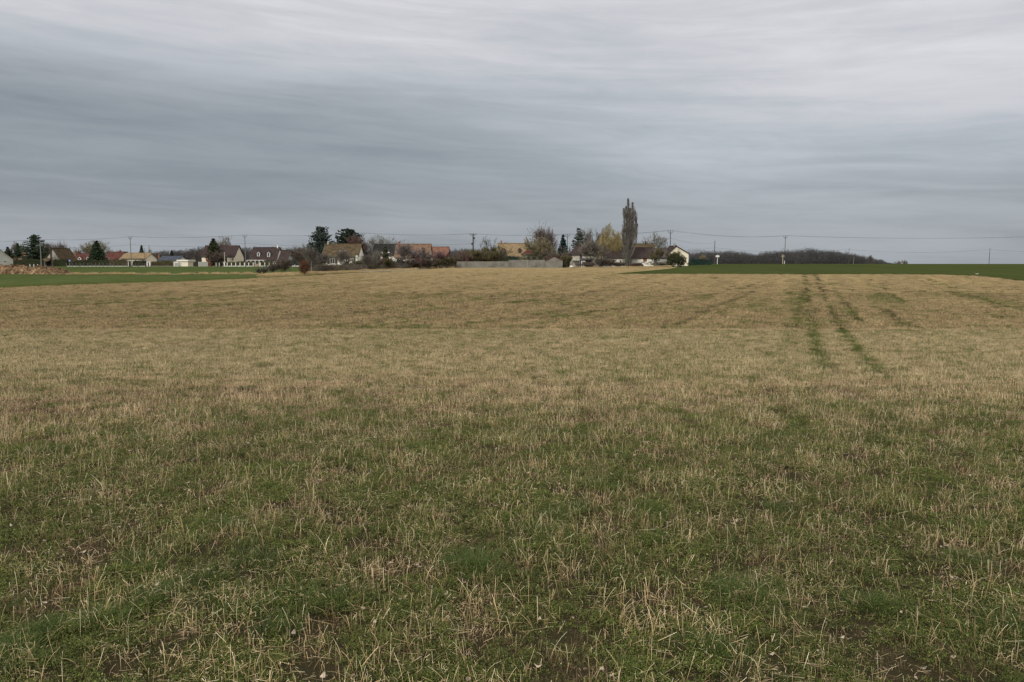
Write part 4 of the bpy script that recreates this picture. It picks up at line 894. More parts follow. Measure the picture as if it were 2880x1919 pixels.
def gate(label, pa, pb, top, Y, mt, name='gate', pmat='paint', pw=.28, panel_=True, slat=8):
    x0, x1 = Xo(pa, Y), Xo(pb, Y); g = Hs(x0, Y); root = empty(name, label, 'gate', (x0, Y, g)); h = Zo(top, Y) - g
    for x in (0, x1 - x0): m = MB(); m.box(x - pw / 2, x + pw / 2, -pw / 2, pw / 2, -.3, h); m.box(x - pw / 2 - .05, x + pw / 2 + .05, -pw / 2 - .05, pw / 2 + .05, h, h + .08); m.build('gate_post', MT[pmat], root)
    if panel_:
        m = MB(); a, b = pw / 2 + .05, x1 - x0 - pw / 2 - .05; w = (b - a) / slat
        for i in range(slat): m.box(a + i * w + .02, a + (i + 1) * w - .02, -.03, .03, .1, h * .8)
        m.box(a, b, -.05, .05, h * .25, h * .33); m.box(a, b, -.05, .05, h * .65, h * .73); m.build('gate_leaf', MT[mt], root)
gate('brown driveway gate between two white pillars below the grey gable', 414, 421, 736.5, 249.5, 'brownwood', slat=4)
gate('pale grey driveway gate between two white pillars left of the cream garage', 490, 509.5, 737.5, 249.5, 'greywall')
gate('dark gate between two grey pillars under the brown shrub', 608, 617, 739.5, 249.5, 'brownwood', pmat='greywall', slat=5)
gate('low pinkish boarded gate in the gap of the white-posted hedge', 715.5, 727, 741, 249.8, 'pink', pw=.1, pmat='pink')
root = empty('board_fence', 'grey boarded fence with maroon doors between garage and cream house', 'fence', (Xo(528, 252), 252, Hs(Xo(528, 252), 252))); o_ = tuple(root.location)
for i in range(9): x0 = local(528 + i * 3.2, 0, 252, o_)[0]; x1 = local(531.2 + i * 3.2, 0, 252, o_)[0]; MB().box(x0 + .01, x1 - .02, 0, .06, -.2, local(0, 736.5, 252, o_)[1]).build('board', MT['greywall'], root)
for i in range(3): x0 = local(557 + i * 3.6, 0, 252, o_)[0]; x1 = local(560.5 + i * 3.6, 0, 252, o_)[0]; MB().box(x0 + .01, x1 - .02, 0, .06, -.2, local(0, 734.5, 252, o_)[1]).build('door', MT['redpaint'] if i == 1 else MT['brownwood'], root)
root = empty('garden_wall', 'low whitewashed garden wall in front of the brown-shuttered house', 'wall', (Xo(944, 188), 188, Hs(Xo(944, 188), 188))); o_ = tuple(root.location)
a, b = local(922, 0, 188, o_)[0], local(967, 0, 188, o_)[0]; zt = local(0, 744, 188, o_)[1]
MB().box(a, b, 0, .2, -.4, zt - .06).build('wall', MT['white'], root); MB().box(a - .04, b + .04, -.04, .24, zt - .06, zt).build('coping', MT['paint'], root)
tag(MB().box(-.25, .25, -.2, .2, -.2, 1.5).box(-.28, .28, -.23, .23, 1.5, 1.58).build('meter_cabinet', MT['darkdoor'], None, (Xo(364.5, 249), 249, Hs(-120, 249))), 'dark cabinet standing beside the electricity pole at the hedge gap', 'cabinet')
tag(MB().box(-.08, .08, -.08, .08, -.2, 1.55).box(-.1, .1, -.1, .1, 1.55, 1.6).build('gate_pillar', MT['paint'], None, (Xo(361, 249), 249, Hs(-120, 249))), 'slim white pillar left of the dark cabinet', 'pillar')

# ================================================================ POLES, WIRES, SIGNS
def pole(label, px, top, Y, style='y', m_='polegrey', w=.28, cat='utility pole', name='electricity_pole', ins=1.0, base_px=None):
    x = Xo(px, Y, 745); g = Hs(x, Y); root = empty(name, label, cat, (x, Y, g), 0, 'overhead line poles'); h = Zo(top, Y, px) - g
    x2, _ = at(px, top, Y); dxp = 0
    MB().tube((0, 0, -.5), (0, 0, h - (.9 if style == 'y' else 0)), w / 2 * 1.25, w / 2 * .7, 8).build('pole', MT[m_], root)
    tips = []
    if style == 'y':
        m = MB(); zb = h - 1.0
        for sx in (-1, 1):
            m.tube((0, 0, zb), (sx * .62, 0, zb + .62), .05, .05, 5); m.tube((0, 0, zb + .5), (sx * .45, 0, zb + .45), .03, .03, 4)
        m.tube((0, 0, zb), (0, 0, zb + .7), .06, .05, 5); br = m.build('bracket', MT['metal'], root)
        for sx, zz in ((-.62, zb + .62), (0, zb + .7), (.62, zb + .62)):
            q = MB(); [q.tube((sx * ins, 0, zz + k * .1), (sx * ins, 0, zz + k * .1 + .07), .09, .06, 7) for k in range(3)]; q.build('insulator', MT['insul'], root); tips.append((x + sx * ins, Y, g + zz + .3))
    if style == 't':
        m = MB(); m.box(-.95, .95, -.06, .06, h - .35, h - .2); m.tube((-.6, 0, h - .3), (0, 0, h - .9), .03, .03, 4); m.tube((.6, 0, h - .3), (0, 0, h - .9), .03, .03, 4); m.build('crossarm', MT['metal'], root)
        for sx in (-.85, 0, .85): q = MB(); [q.tube((sx, 0, h - .2 + k * .1), (sx, 0, h - .2 + k * .1 + .07), .08, .055, 7) for k in range(3)]; q.build('insulator', MT['insul'], root); tips.append((x + sx, Y, g + h + .1))
    if style == 'cap':
        MB().tube((0, 0, h), (0, 0, h + .15), .1, .05, 6).build('cap', MT['metal'], root); tips = [(x, Y, g + h)]
    return root, tips, (x, Y, g, h)
P = {}
P['a'] = pole('grey concrete pole with flat crossarm in front of the cedar', 116.5, 674, 247, 't', w=.34)
P['b'] = pole('concrete pole with forked top rising before the ochre-yellow roof', 369.5, 665, 247.5, w=.26)
P['c'] = pole('concrete pole with forked top between the cream gable and veranda house', 691, 660.5, 247, w=.26)
P['d'] = pole('dark pole with forked top behind the big white house, beside bare trees', 1022.5, 655, 238)
P['e'] = pole('stout pole with flat crossarm and transformer left of the gnarled tree', 1331, 658, 226, 't', 'poledark', .42)
P['f'] = pole('pale pole with forked top right of the blue spruce', 1595.5, 658, 222, m_='polegrey')
P['g'] = pole('tall dark pole with forked top left of the cream gabled house', 1884, 647.5, 198, m_='poledark', w=.24)
P['h'] = pole('dark pole with forked top behind the wayside cross', 2206.5, 662.5, 244, m_='poledark', w=.2)
P['i'] = pole('far right forked pole beyond the edge of the view', 3150, 655, 244, m_='poledark', w=.2)
P['j'] = pole('far left forked pole beyond the edge of the view', -160, 678, 250)
# transformer gear on the stout pole
r_, _, (x, Y, g, h) = P['e']
m = MB(); m.tube((.35, -.1, h - 1.5), (.35, -.1, h - .95), .2, .2, 8); m.tube((.2, 0, h - 1.2), (0, 0, h - 1.2), .05, .05, 4); m.build('switch_gear', MT['metal'], r_)
m = MB()
for i in range(10): t0, t1 = i * math.tau / 10, (i + 1) * math.tau / 10; m.tube((.38 + .32 * math.cos(t0), 0, h - 2.1 + .32 * math.sin(t0)), (.38 + .32 * math.cos(t1), 0, h - 2.1 + .32 * math.sin(t1)), .04, .04, 4)
m.build('cable_loop', MT['wire'], r_)
MB().tube((-.3, -.1, h - 3.1), (-.3, -.1, h - 2.5), .22, .2, 8).build('transformer', MT['metal'], r_)
LV = {}
LV['a'] = pole('slim dark pole behind the ochre-roofed garage, right of the small fir', 421.5, 691.5, 268, 'cap', 'poledark', .2)
LV['b'] = pole('thin dark pole at the right corner of the ochre-roofed garage', 408.5, 700, 252, 'cap', 'poledark', .14)
LV['c'] = pole('thin pole behind the blue road sign', 192.6, 711, 252, 'cap', 'poledark', .12)
LV['d'] = pole('dark pole with pale cap beside the white place sign', 2009, 678, 240, 'cap', 'poledark', .24)
LV['e'] = pole('slim dark pole in front of the wood, left of the skyline dip', 2386.5, 700, 250, 'cap', 'poledark', .16)
LV['f'] = pole('lone slim pole on the right skyline', 2781.5, 700, 250, 'cap', 'poledark', .16)
LV['g'] = pole('short dark post in front of the cream gable', 1908.5, 702, 196, 'cap', 'poledark', .1)
LV['z'] = pole('farthest slim pole outside the right edge of the view', 3180, 702, 250, 'cap', 'poledark', .16)
def wire(m, p, q, sag, r, n=14):
    p, q = Vector(p), Vector(q); pts = [p.lerp(q, i / n) - Vector((0, 0, 4 * sag * (i / n) * (1 - i / n))) for i in range(n + 1)]; m.path(pts, r, 4)
root = empty('power_line', 'high line of three thin wires running across the whole skyline', 'power line', (0, 247, 9.5))
seq = ['j', 'a', 'b', 'c', 'd', 'e', 'f', 'g', 'h', 'i']
for k in range(3):
    m = MB()
    for a, b in zip(seq[:-1], seq[1:]): wire(m, P[a][1][k], P[b][1][k], .55 if b not in 'hi' else (.9 if b == 'h' else 1.2), .016)
    for i in range(len(m.v)): m.v[i] = (m.v[i][0], m.v[i][1] - 247, m.v[i][2] - 9.5)
    m.build('conductor', MT['wire'], root)
def low(label, pts, sags, r=.032):
    m = MB(); W = [(Xo(px, Y, py), Y, Zo(py, Y, px)) for px, py, Y in pts]
    for i in range(len(W) - 1): wire(m, W[i], W[i + 1], sags[i], r)
    c = W[0]; m.v = [(v[0] - c[0], v[1] - c[1], v[2] - c[2]) for v in m.v]
    o = m.build('cable', MT['wire'], None, c); tag(o, label, 'cable', 'low cables')
low('thick low cable slung along the poles of the left and middle village', [(-160, 704, 250), (116.5, 694, 247), (369.5, 688.5, 247.5), (691, 684.5, 247), (1022.5, 685, 238), (1331, 685.5, 226)], [.5, .6, .75, .75, .5])
low('thick low cable rising from the long white house to the tall dark pole', [(1595.5, 684, 222), (1780, 683.5, 205), (1884, 669, 198)], [.3, .15])
low('thin cable sagging between the tall dark pole and the pale-capped pole', [(1884, 669, 198), (2008, 683, 240)], [.75], .02)
low('low cable running from the wood past the lone pole on the right skyline', [(1950, 702, 240), (2009, 697, 240), (2386.5, 702, 250), (2781.5, 702, 250), (3180, 702, 250)], [.1, 1.0, .95, .9], .026)
# lamp post with stay
x = Xo(632, 248); g = Hs(x, 248); root = empty('lamp_post', 'slim pale post with a stay wire at the left end of the white-posted hedge', 'lamp post', (x, 248, g)); h = Zo(712, 248) - g
MB().tube((0, 0, -.3), (0, 0, h), .07, .05, 6).build('post', MT['paint'], root); MB().tube((0, 0, h), (.1, 0, h + .15), .12, .08, 7).build('lamp_head', MT['paint'], root)
MB().tube((-.05, 0, h * .8), (-.75, 0, 0), .02, .02, 4).build('stay_wire', MT['polegrey'], root)
# blue sign
x = Xo(196, 247); g = Hs(x, 247); root = empty('road_sign', 'small square blue sign with a white bus symbol in front of the hedge', 'sign', (x, 247, g)); o_ = tuple(root.location)
a, b = local(193.4, 730.5, 247, o_); c, d = local(198.8, 736.2, 247, o_)
MB().tube((0, 0, -.3), (0, 0, d + .2), .04, .04, 6).build('post', MT['polegrey'], root); s = MB().box(a, c, -.08, -.05, d, b).build('sign_panel', MT['signblue'], root)
m = MB(); w = c - a; hh = b - d; xm = (a + c) / 2; m.box(xm - w * .3, xm + w * .3, -.092, -.081, d + hh * .3, d + hh * .45); m.box(xm - w * .3, xm + w * .3, -.092, -.081, d + hh * .66, d + hh * .74)
for t in (-.3, -.12, .06, .24): m.box(xm + w * t, xm + w * (t + .05), -.092, -.081, d + hh * .45, d + hh * .66)
for t in (-.18, .12): m.box(xm + w * t, xm + w * (t + .1), -.092, -.081, d + hh * .2, d + hh * .3)
m.build('symbol', MT['paint'], s)
# white place sign
Ys = 238; x = Xo(2017.5, Ys); g = Hs(x, Ys); root = empty('place_sign', 'white rectangular board on a single white post on the skyline', 'sign', (x, Ys, g)); o_ = tuple(root.location)
a, b = local(2012.8, 718.8, Ys, o_); c, d = local(2022.8, 723.4, Ys, o_)
MB().tube((0, 0, -.3), (0, 0, d + .1), .09, .07, 6).build('post', MT['paint'], root); MB().box(a, c, -.14, -.09, d, b).build('board', MT['paint'], root)
MB().tube((.04, -.02, b), (.04, -.02, b + .28), .05, .08, 6).build('finial', MT['paint'], root)
# cross
Ys = 238; x = Xo(2201, Ys); g = Hs(x, Ys); root = empty('wayside_cross', 'slim pale wooden cross standing on the skyline of the green field', 'cross', (x, Ys, g)); o_ = tuple(root.location)
zt = local(2201, 716, Ys, o_)[1]; za = local(2201, 720.7, Ys, o_)[1]
MB().box(-.09, .09, -.08, .08, -.3, zt).build('upright', MT['palewood'], root); MB().box(-.52, .52, -.102, -.081, za - .1, za + .1).box(-.52, -.095, -.08, .06, za - .1, za + .1).box(.095, .52, -.08, .06, za - .1, za + .1).build('crossbeam', MT['palewood'], root)
x = Xo(2206, 236); g = Hs(x, 236); tag(MB().box(-.06, .06, -.06, .06, -.3, .95).box(-.07, .07, -.07, .07, .95, 1.0).build('marker_post', MT['paint'], None, (x, 236, g)), 'short pale marker post just right of the cross', 'post')
x = Xo(2400, 247); g = Hs(x, 247); tag(MB().tube((0, 0, -.3), (.12, 0, 2.2), .05, .03, 5).tube((.12, 0, 2.2), (.12, 0, 2.24), .06, .05, 5).build('thin_stake', MT['palewood'], None, (x, 247, g)), 'thin pale leaning stake in front of the wood, right of the slim pole', 'stake')
# scrap at the field edge
x, y = gpt(2748, 774); g = Hs(x, y); m = MB(); m.add([(-.45, 0, .3), (-.1, -.1, .1), (0, .05, .02), (.12, -.05, .12), (.4, .02, .25), (.05, .15, .06), (0, 0, .2), (-.2, .1, .05)], [(0, 1, 2, 7), (1, 6, 2), (2, 6, 3), (2, 3, 4, 5), (6, 1, 7), (3, 6, 5)])
tag(m.build('plastic_scrap', MT['paint'], None, (x, y, g + .08)), 'small crumpled white scrap at the edge of the right green field', 'scrap')

# ---- manure heap
x0, y0 = gpt(25, 771.5); x1, y1 = gpt(180, 772); Yh = y0; W_ = x1 - x0
root = empty('manure_heap', 'lumpy straw-brown manure heap in the left green field', 'heap', (x1 - 9, Yh + 2.5, Hs(x1 - 9, Yh + 2)))
prof_px = [-260, -200, -120, -40, 25, 45, 62, 80, 95, 104, 118, 135, 150, 163, 172, 180]; prof_top = [772, 753, 746, 745, 745, 747, 749, 748, 750, 753, 755, 754, 758, 764, 768, 772]
gx = np.linspace(Xo(-260, Yh), Xo(180, Yh), 330); gy = np.linspace(-2.6, 2.6, 70); GX_, GY_ = np.meshgrid(gx, gy)
hp = (772 - np.interp(CX + gx / Yh * F_PX, prof_px, prof_top)) / F_PX * Yh
t_ = np.clip(1 - (np.abs(gy) / 2.5) ** 1.7, 0, 1)[:, None]
ZZ = hp[None, :] * t_ ** .8 * (0.66 + 0.62 * fbm(GX_, GY_, 1.6, 5, 3)) * 1.02 + (fbm(GX_, GY_, .45, 8, 3) - .5) * .45 * (hp[None, :] > .12) * (t_ > .05) + (vn(GX_, GY_, .14, 4) - .5) * .10 - .05
XX = GX_ + (vn(GX_, GY_, .3, 12) - .5) * .25 - root.location[0]; YY = GY_ + (vn(GX_, GY_, .3, 13) - .5) * .3
m = newmat('manure'); t = m.node_tree; nd = t.nodes.new; lk = t.links.new
o_ = nd('ShaderNodeOutputMaterial'); p_ = nd('ShaderNodeBsdfPrincipled'); lk(p_.outputs[0], o_.inputs[0]); p_.inputs['Roughness'].default_value = .95; p_.inputs['Specular IOR Level'].default_value = .1
tcn = nd('ShaderNodeTexCoord'); nz = nd('ShaderNodeTexNoise'); lk(tcn.outputs['Object'], nz.inputs['Vector']); nz.inputs['Scale'].default_value = .8; nz.inputs['Detail'].default_value = 8; nz.inputs['Roughness'].default_value = .75
r = nd('ShaderNodeValToRGB'); lk(nz.outputs['Fac'], r.inputs[0]); e = r.color_ramp.elements; e[0].position = .38; e[0].color = (.055, .034, .020, 1); e[1].position = .68; e[1].color = (.36, .255, .14, 1); k = e.new(.52); k.color = (.15, .095, .052, 1)
lk(r.outputs[0], p_.inputs['Base Color'])
M_man = m
hm = grid_obj('heap_body', XX, YY, ZZ, M_man); hm.parent = root
for k_ in ('kind',):
    if k_ in hm: del hm[k_]
nq = 2600; xi = nr.integers(0, 330, nq); yi = nr.integers(0, 70, nq); c = np.stack([XX[yi, xi], YY[yi, xi], ZZ[yi, xi] + .03], -1); c = c[c[:, 2] > .1]
MB().quads(leafs(c, len(c), .16)).build('straw_lumps', M_man, root)

# ================================================================ TREES AND SHRUBS
class Rn(random.Random): pass
def perp(v, rn):
    a = Vector((rn.gauss(0, 1), rn.gauss(0, 1), rn.gauss(0, 1))); a -= v * a.dot(v); return a.normalized()
def bare_tree(name, label, pxc, pxw, top, Y, style='round', tw='tw_grey', bark='bark', seed=1, dens=1.0, group='bare trees of the village', cat='tree', tww=.055, base_z=None):
    """bare deciduous tree: trunk mesh + crown mesh (limbs, branches, twigs); scaled to its measured height and width"""
    rn = Rn(seed * 77 + 5); x = Xo(pxc, Y); g = Hs(x, Y) if base_z is None else base_z; Hh = Zo(top, Y, pxc) - g; Wd = pxw / F_PX * Y
    root = empty(name, label, cat, (x, Y, g), 0, group)
    segs = []; tw_ = []; trunk = []
    st = dict(round=dict(tr=.26, up=.10, sp=(.75, .65, .6), n=(7, 6, 6), l=(.62, .42, .36), tws=6, tl=.14),
              vase=dict(tr=.14, up=.35, sp=(.45, .45, .5), n=(7, 6, 5), l=(.78, .42, .34), tws=6, tl=.13),
              fan=dict(tr=.16, up=.12, sp=(.62, .5, .5), n=(6, 4, 4), l=(.75, .42, .34), tws=3, tl=.12),
              birch=dict(tr=.85, up=.22, sp=(.55, .55, .6), n=(20, 5, 4), l=(.32, .40, .40), tws=6, tl=.11),
              weep=dict(tr=.25, up=.15, sp=(.75, .6, .5), n=(8, 6, 4), l=(.62, .35, .30), tws=7, tl=.34),
              shrub=dict(tr=.03, up=.25, sp=(.55, .5, .6), n=(13, 6, 5), l=(.85, .45, .35), tws=5, tl=.14))[style]
    def branch(p, d, L_, r, lev):
        n = 4 if lev < 2 else 3; pts = [p]; dd = d.copy()
        for i in range(n):
            dd = (dd + perp(dd, rn) * rn.uniform(0, .22) + Vector((0, 0, st['up'] * (.5 if lev else .3)))).normalized()
            if style == 'weep' and lev >= 1: dd = (dd + Vector((0, 0, -.12))).normalized()
            pts.append(pts[-1] + dd * (L_ / n))
        rad = [r * (1 - .65 * i / n) for i in range(n + 1)]
        segs.append((pts, rad, lev))
        if lev < 2:
            k = max(1, int(st['n'][lev + 1] * rn.uniform(.7, 1.3)))
            for j in range(k):
                t = rn.uniform(.25, 1); i = min(n - 1, int(t * n)); q = pts[i].lerp(pts[i + 1], t * n - i)
                ax = (pts[i + 1] - pts[i]).normalized(); dn = (ax + perp(ax, rn) * math.tan(st['sp'][lev + 1] * rn.uniform(.6, 1.3))).normalized()
                branch(q, dn, L_ * st['l'][lev + 1] / st['l'][0] * 1.35 * rn.uniform(.6, 1.15) * (1.15 - .4 * t), r * .42, lev + 1)
        if lev >= 1:
            for j in range(int(st['tws'] * dens * (1.6 if lev == 2 else 1))):
                t = rn.uniform(.15, 1); i = min(n - 1, int(t * n)); q = pts[i].lerp(pts[i + 1], t * n - i); ax = (pts[i + 1] - pts[i]).normalized()
                if style == 'weep': dn = (ax * .3 + perp(ax, rn) * .5 + Vector((0, 0, -1.1))).normalized()
                else: dn = (ax + perp(ax, rn) * rn.uniform(.3, 1.0) + Vector((0, 0, st['up'] * .5))).normalized()
                tw_.append((q, dn, st['tl'] * rn.uniform(.5, 1.3)))
    # unit tree, height ~1
    r0 = .022 if style != 'birch' else .014
    if style == 'shrub':
        for j in range(st['n'][0]):
            a = rn.uniform(0, math.tau); d = Vector((math.cos(a) * rn.uniform(.1, .8), math.sin(a) * rn.uniform(.1, .8), 1)).normalized()
            branch(Vector((math.cos(a) * .05, math.sin(a) * .05, 0)), d, rn.uniform(.6, 1.0), .010, 0)
    else:
        pts = [Vector((0, 0, 0))]; n = 8
        for i in range(n): pts.append(Vector((rn.gauss(0, .006) * i, rn.gauss(0, .006) * i, st['tr'] * (i + 1) / n)))
        trunk = (pts, [r0 * (1.25 - .85 * i / n * (1 if style == 'birch' else .35)) for i in range(n + 1)])
        k = st['n'][0]
        for j in range(k):
            if style == 'birch': t = .22 + .78 * (j + rn.random()) / k; q = pts[min(n - 1, int(t * n))].lerp(pts[min(n, int(t * n) + 1)], .5); LL = st['l'][0] * (1.25 - t * .95); rr_ = .006
            else: t = rn.uniform(.7, 1); q = pts[-1].lerp(pts[-3], 1 - t); LL = st['l'][0] * rn.uniform(.75, 1.1); rr_ = r0 * .6
            a = j * 2.4 + rn.uniform(-.4, .4); s_ = st['sp'][0] * rn.uniform(.35, 1.35); d = Vector((math.cos(a) * math.sin(s_), math.sin(a) * math.sin(s_), math.cos(s_)))
            if style == 'birch': d = Vector((math.cos(a) * .8, math.sin(a) * .8, .75)).normalized()
            branch(q, d, LL, rr_, 0)
    zs = [p.z for s in segs for p in s[0]] + [(q + d * l).z for q, d, l in tw_]; rs = sorted(abs(p.x) for s in segs for p in s[0])
    kz = Hh / sorted(zs)[int(len(zs) * .997)]; kx = Wd / 2 / rs[int(len(rs) * .90)]; kr = (kz + kx) / 2
    S = lambda v: Vector((v.x * kx, v.y * kx, v.z * kz))
    if trunk:
        m = MB(); m.path([S(p) for p in trunk[0]], [r * kz for r in trunk[1]], 7); m.build('trunk', MT[bark], root)
    m = MB()
    for p, r, lev in segs:
        if lev < 2 or style in ('fan',): m.path([S(q) for q in p], [max(q * kz, .02) for q in r], 4 if lev == 0 else 3)
        else:
            T = []
            for i in range(len(p) - 1):
                a, b = S(p[i]), S(p[i + 1]); o_ = perp((b - a).normalized(), rn) * .03; T.append([a - o_, a + o_, b])
            m.tris(np.array(T))
    if style in ('round', 'vase', 'fan', 'weep'): m.build('limbs', MT[bark], root); m = MB()
    T = []
    fill = {'shrub': 3.2, 'round': 2.2, 'weep': 2.0, 'birch': 0.2, 'vase': 1.0, 'fan': 0}[style]
    nf = int(fill * dens * Hh * Wd * (.055 / tww) ** 1.0 * 3)
    for _ in range(nf):
        a = rn.uniform(0, math.tau); r_ = rn.random() ** .5; t = rn.random()
        if style == 'shrub': e_ = math.sqrt(max(0, 1 - t ** 2.2)) * .55 + .45 * (1 - t); zz = Hh * .92 * t; rr_ = r_ * e_ * Wd / 2
        else: c0 = .30 if style != 'weep' else .12; zz = Hh * (c0 + (.97 - c0) * t); rr_ = r_ * math.sqrt(max(0, 1 - (2 * t - .9) ** 2 / 1.25)) * Wd / 2 * .95
        q = Vector((math.cos(a) * rr_, math.sin(a) * rr_, zz)); d = Vector((math.cos(a) * .5 + rn.gauss(0, .3), math.sin(a) * .5 + rn.gauss(0, .3), 1.0 if style != 'weep' else -1.4)).normalized()
        b = q + d * rn.uniform(.3, .95) * (1 if style != 'weep' else 1.6) * (tww / .055) ** .5; o_ = perp(d, rn) * tww * rn.uniform(.5, 1.1); T.append([q - o_, q + o_, b])
    for q, d, l in tw_:
        a = S(q); b = a + Vector((d.x * l * kr, d.y * l * kr, d.z * l * (kz if style == 'weep' else kr))); o_ = perp((b - a).normalized(), rn) * tww * rn.uniform(.5, 1.2)
        T.append([a - o_, a + o_, b])
    m.tris(np.array(T)); m.build('crown', MT[tw], root)
    return root
def conifer(name, label, pxc, pxw, top, Y, mt='spruce', seed=1, r0=.0, tiers=26, gap=0.0, droop=.25, base=.06, shape=.9, irr=.15, size=.30, group='conifers of the village', lean=0, round_=0, z0=None):
    """conifer: trunk + crown of whorled branches carrying needle sprays"""
    rn = np.random.default_rng(seed * 13 + 1); x = Xo(pxc, Y); g = Hs(x, Y); Hh = Zo(top, Y, pxc) - g; R0 = pxw / F_PX * Y / 2 * 1.5
    root = empty(name, label, 'tree', (x, Y, g), 0, group)
    MB().tube((0, 0, -.3), (lean * .5, 0, Hh * .9), .02 * Hh + .05, .03, 7).build('trunk', MT['bark'], root)
    C_ = []; m = MB()
    for i in range(tiers):
        t = (i + rn.uniform(-.3, .3)) / tiers; t = min(max(t, 0), .985); z = Hh * (base + (1 - base) * t)
        rt = R0 * ((1 - t) ** shape if not round_ else math.sqrt(max(0.02, 1 - ((t - round_) / (1 - round_ if t > round_ else round_ + .15)) ** 2)))
        k = int(5 + 7 * (1 - t)) + 1; a0 = rn.uniform(0, 6.28)
        for j in range(k):
            if rn.random() < gap: continue
            a = a0 + j * 6.283 / k + rn.uniform(-.2, .2); L_ = max(.12 + .3 * (1 - t), rt * rn.uniform(1 - irr * 1.8, 1 + irr)); up = rn.uniform(.0, .12) + (.5 * t)
            n = max(5, int(L_ * 12 * (.32 / size) ** 1.5)); q = rn.random(n) ** .75
            px_ = q * L_; zz = z + px_ * up - droop * L_ * q ** 2 + rn.normal(0, .05 + .05 * size, n)
            lat = rn.normal(0, 1, n) * (.10 + .26 * L_ * (1 - q * .6) * .6)
            C_.append(np.stack([np.cos(a) * px_ - np.sin(a) * lat + lean * t, np.sin(a) * px_ + np.cos(a) * lat, zz], -1))
            m.tube((lean * t, 0, z), (math.cos(a) * L_ * .8 + lean * t, math.sin(a) * L_ * .8, z + L_ * .8 * up - droop * L_ * .64), .035, .012, 3, False)
    m.build('branches', MT['bark'], root)
    c = np.concatenate(C_); q = leafs(c, len(c), size); MB().quads(q).build('crown', MT[mt], root); return root
def bush(name, label, pxc, pxw, top, Y, mt='olive', seed=1, size=.13, group='shrubs of the village', dens=1.0, lumps=5, cat='shrub', flat=1.0, z0=0.0, stems=True):
    rn = np.random.default_rng(seed * 17 + 3); x = Xo(pxc, Y); g = Hs(x, Y); Hh = Zo(top, Y, pxc) - g; Rr = pxw / F_PX * Y / 2
    root = empty(name, label, cat, (x, Y, g), 0, group); Q = []; m = MB()
    ls = [(0, 0, Hh * .50, Rr * .82, Hh * .5)] + [(rn.uniform(-.5, .5) * Rr, rn.uniform(-.5, .5) * Rr, Hh * rn.uniform(.3, .62), Rr * rn.uniform(.38, .55), Hh * rn.uniform(.28, .38)) for _ in range(lumps)]
    for (cx, cy, cz, rh, rv) in ls:
        n = int(dens * 11 * (rh * rh + rh * rv * 2) / (size / .13) ** 2 * 5); v = rn.normal(0, 1, (n, 3)); v /= np.linalg.norm(v, axis=1)[:, None]
        k = rn.uniform(.55, 1.05, (n, 1)) ** .5 * (1 + .12 * np.sin(v[:, :1] * 7 + v[:, 2:] * 9 + seed))
        Q.append(np.array([[cx, cy, cz]]) + v * k * np.array([[rh, rh, rv]]))
    c = np.concatenate(Q); c[:, 2] = np.clip(c[:, 2], .03, None)
    for i in range(9): a = rn.uniform(0, 6.28); m.tube((0, 0, -.2), (math.cos(a) * Rr * .6, math.sin(a) * Rr * .6, Hh * rn.uniform(.5, .85)), .05, .02, 4, False)
    m.build('stems', MT['bark'], root); MB().quads(leafs(c, len(c), size)).build('leaves', MT[mt], root); return root

# ---- left group
conifer('fir_tree', 'dark conifer at the very left edge, behind the white gable', 24, 30, 694, 285, 'spruce', 1)
conifer('fir_tree', 'small dark conifer between the left edge and the big cedar', 52, 26, 684, 292, 'cedar', 2, irr=.3)
bare_tree('bare_tree', 'pale bare tree behind the small conifer at far left', 47, 18, 679, 300, 'vase', 'tw_pale', seed=3)
bare_tree('bare_tree', 'thin bare tree just left of the cedar', 68, 16, 684, 300, 'vase', 'tw_khaki', seed=4)
conifer('cedar_tree', 'broad dark cedar with ragged layered branches at far left', 101, 62, 660, 272, 'cedar', 5, tiers=22, gap=.28, droop=.10, shape=.62, irr=.38, size=.34, base=.10)
bush('bush', 'olive brown bush under the cedar, over the orange roof', 70, 22, 713, 278, 'olive', 6, dens=.7)
bush('bush', 'dark shrubbery behind the hedge between cedar and pole', 100, 36, 707, 276, 'cypress', 7, dens=.8)
for i, (p, w, t, s, lb) in enumerate([(137, 20, 678, 8, 'left of three purple-grey birches behind the timbered house'), (156, 17, 683, 9, 'middle, lowest of three purple-grey birches behind the timbered house'), (175, 20, 676, 10, 'right of three purple-grey birches behind the timbered house')]):
    bare_tree('birch_tree', lb, p, w, t, 288, 'birch', 'tw_purple', seed=s, dens=1.0)
bare_tree('bare_tree', 'faint bare tree right of the steep brown roof', 216, 18, 700, 300, 'vase', 'tw_purple', seed=11)
bare_tree('bare_tree', 'low bare tree between pole and timbered house', 121, 20, 704, 285, 'round', 'tw_dark', seed=12)
bush('bush', 'dark brown shrubbery leaning on the steep brown roof', 158, 26, 717, 258.5, 'brownhedge', 13, dens=.6)
bare_tree('willow_tree', 'round yellowish-green bare willow behind the dark fir', 271, 74, 677, 292, 'round', 'tw_khaki', seed=14, dens=1.7)
conifer('fir_tree', 'tall dark green fir in front of the yellowish willow', 274, 40, 677, 263, 'spruce', 15, shape=.8, tiers=30)
bare_tree('bare_tree', 'low grey bare tree right of the willow, above the maroon roof', 310, 20, 702, 300, 'round', 'tw_khaki', seed=16)
conifer('fir_tree', 'small dark fir rising behind the ochre-yellow roof', 400, 20, 690, 292, 'spruce', 17)
bare_tree('bare_tree', 'grey bare tree behind the right end of the ochre-yellow roof', 424, 16, 702, 300, 'round', 'tw_grey', seed=18)
conifer('fir_tree', 'dark fir behind the blue slate bungalow', 484, 18, 704, 330, 'spruce', 19)
conifer('cypress_tree', 'tall olive-green conifer in front of the cream house', 602, 32, 671, 257, 'cypress', 20, shape=.55, tiers=28, irr=.25)
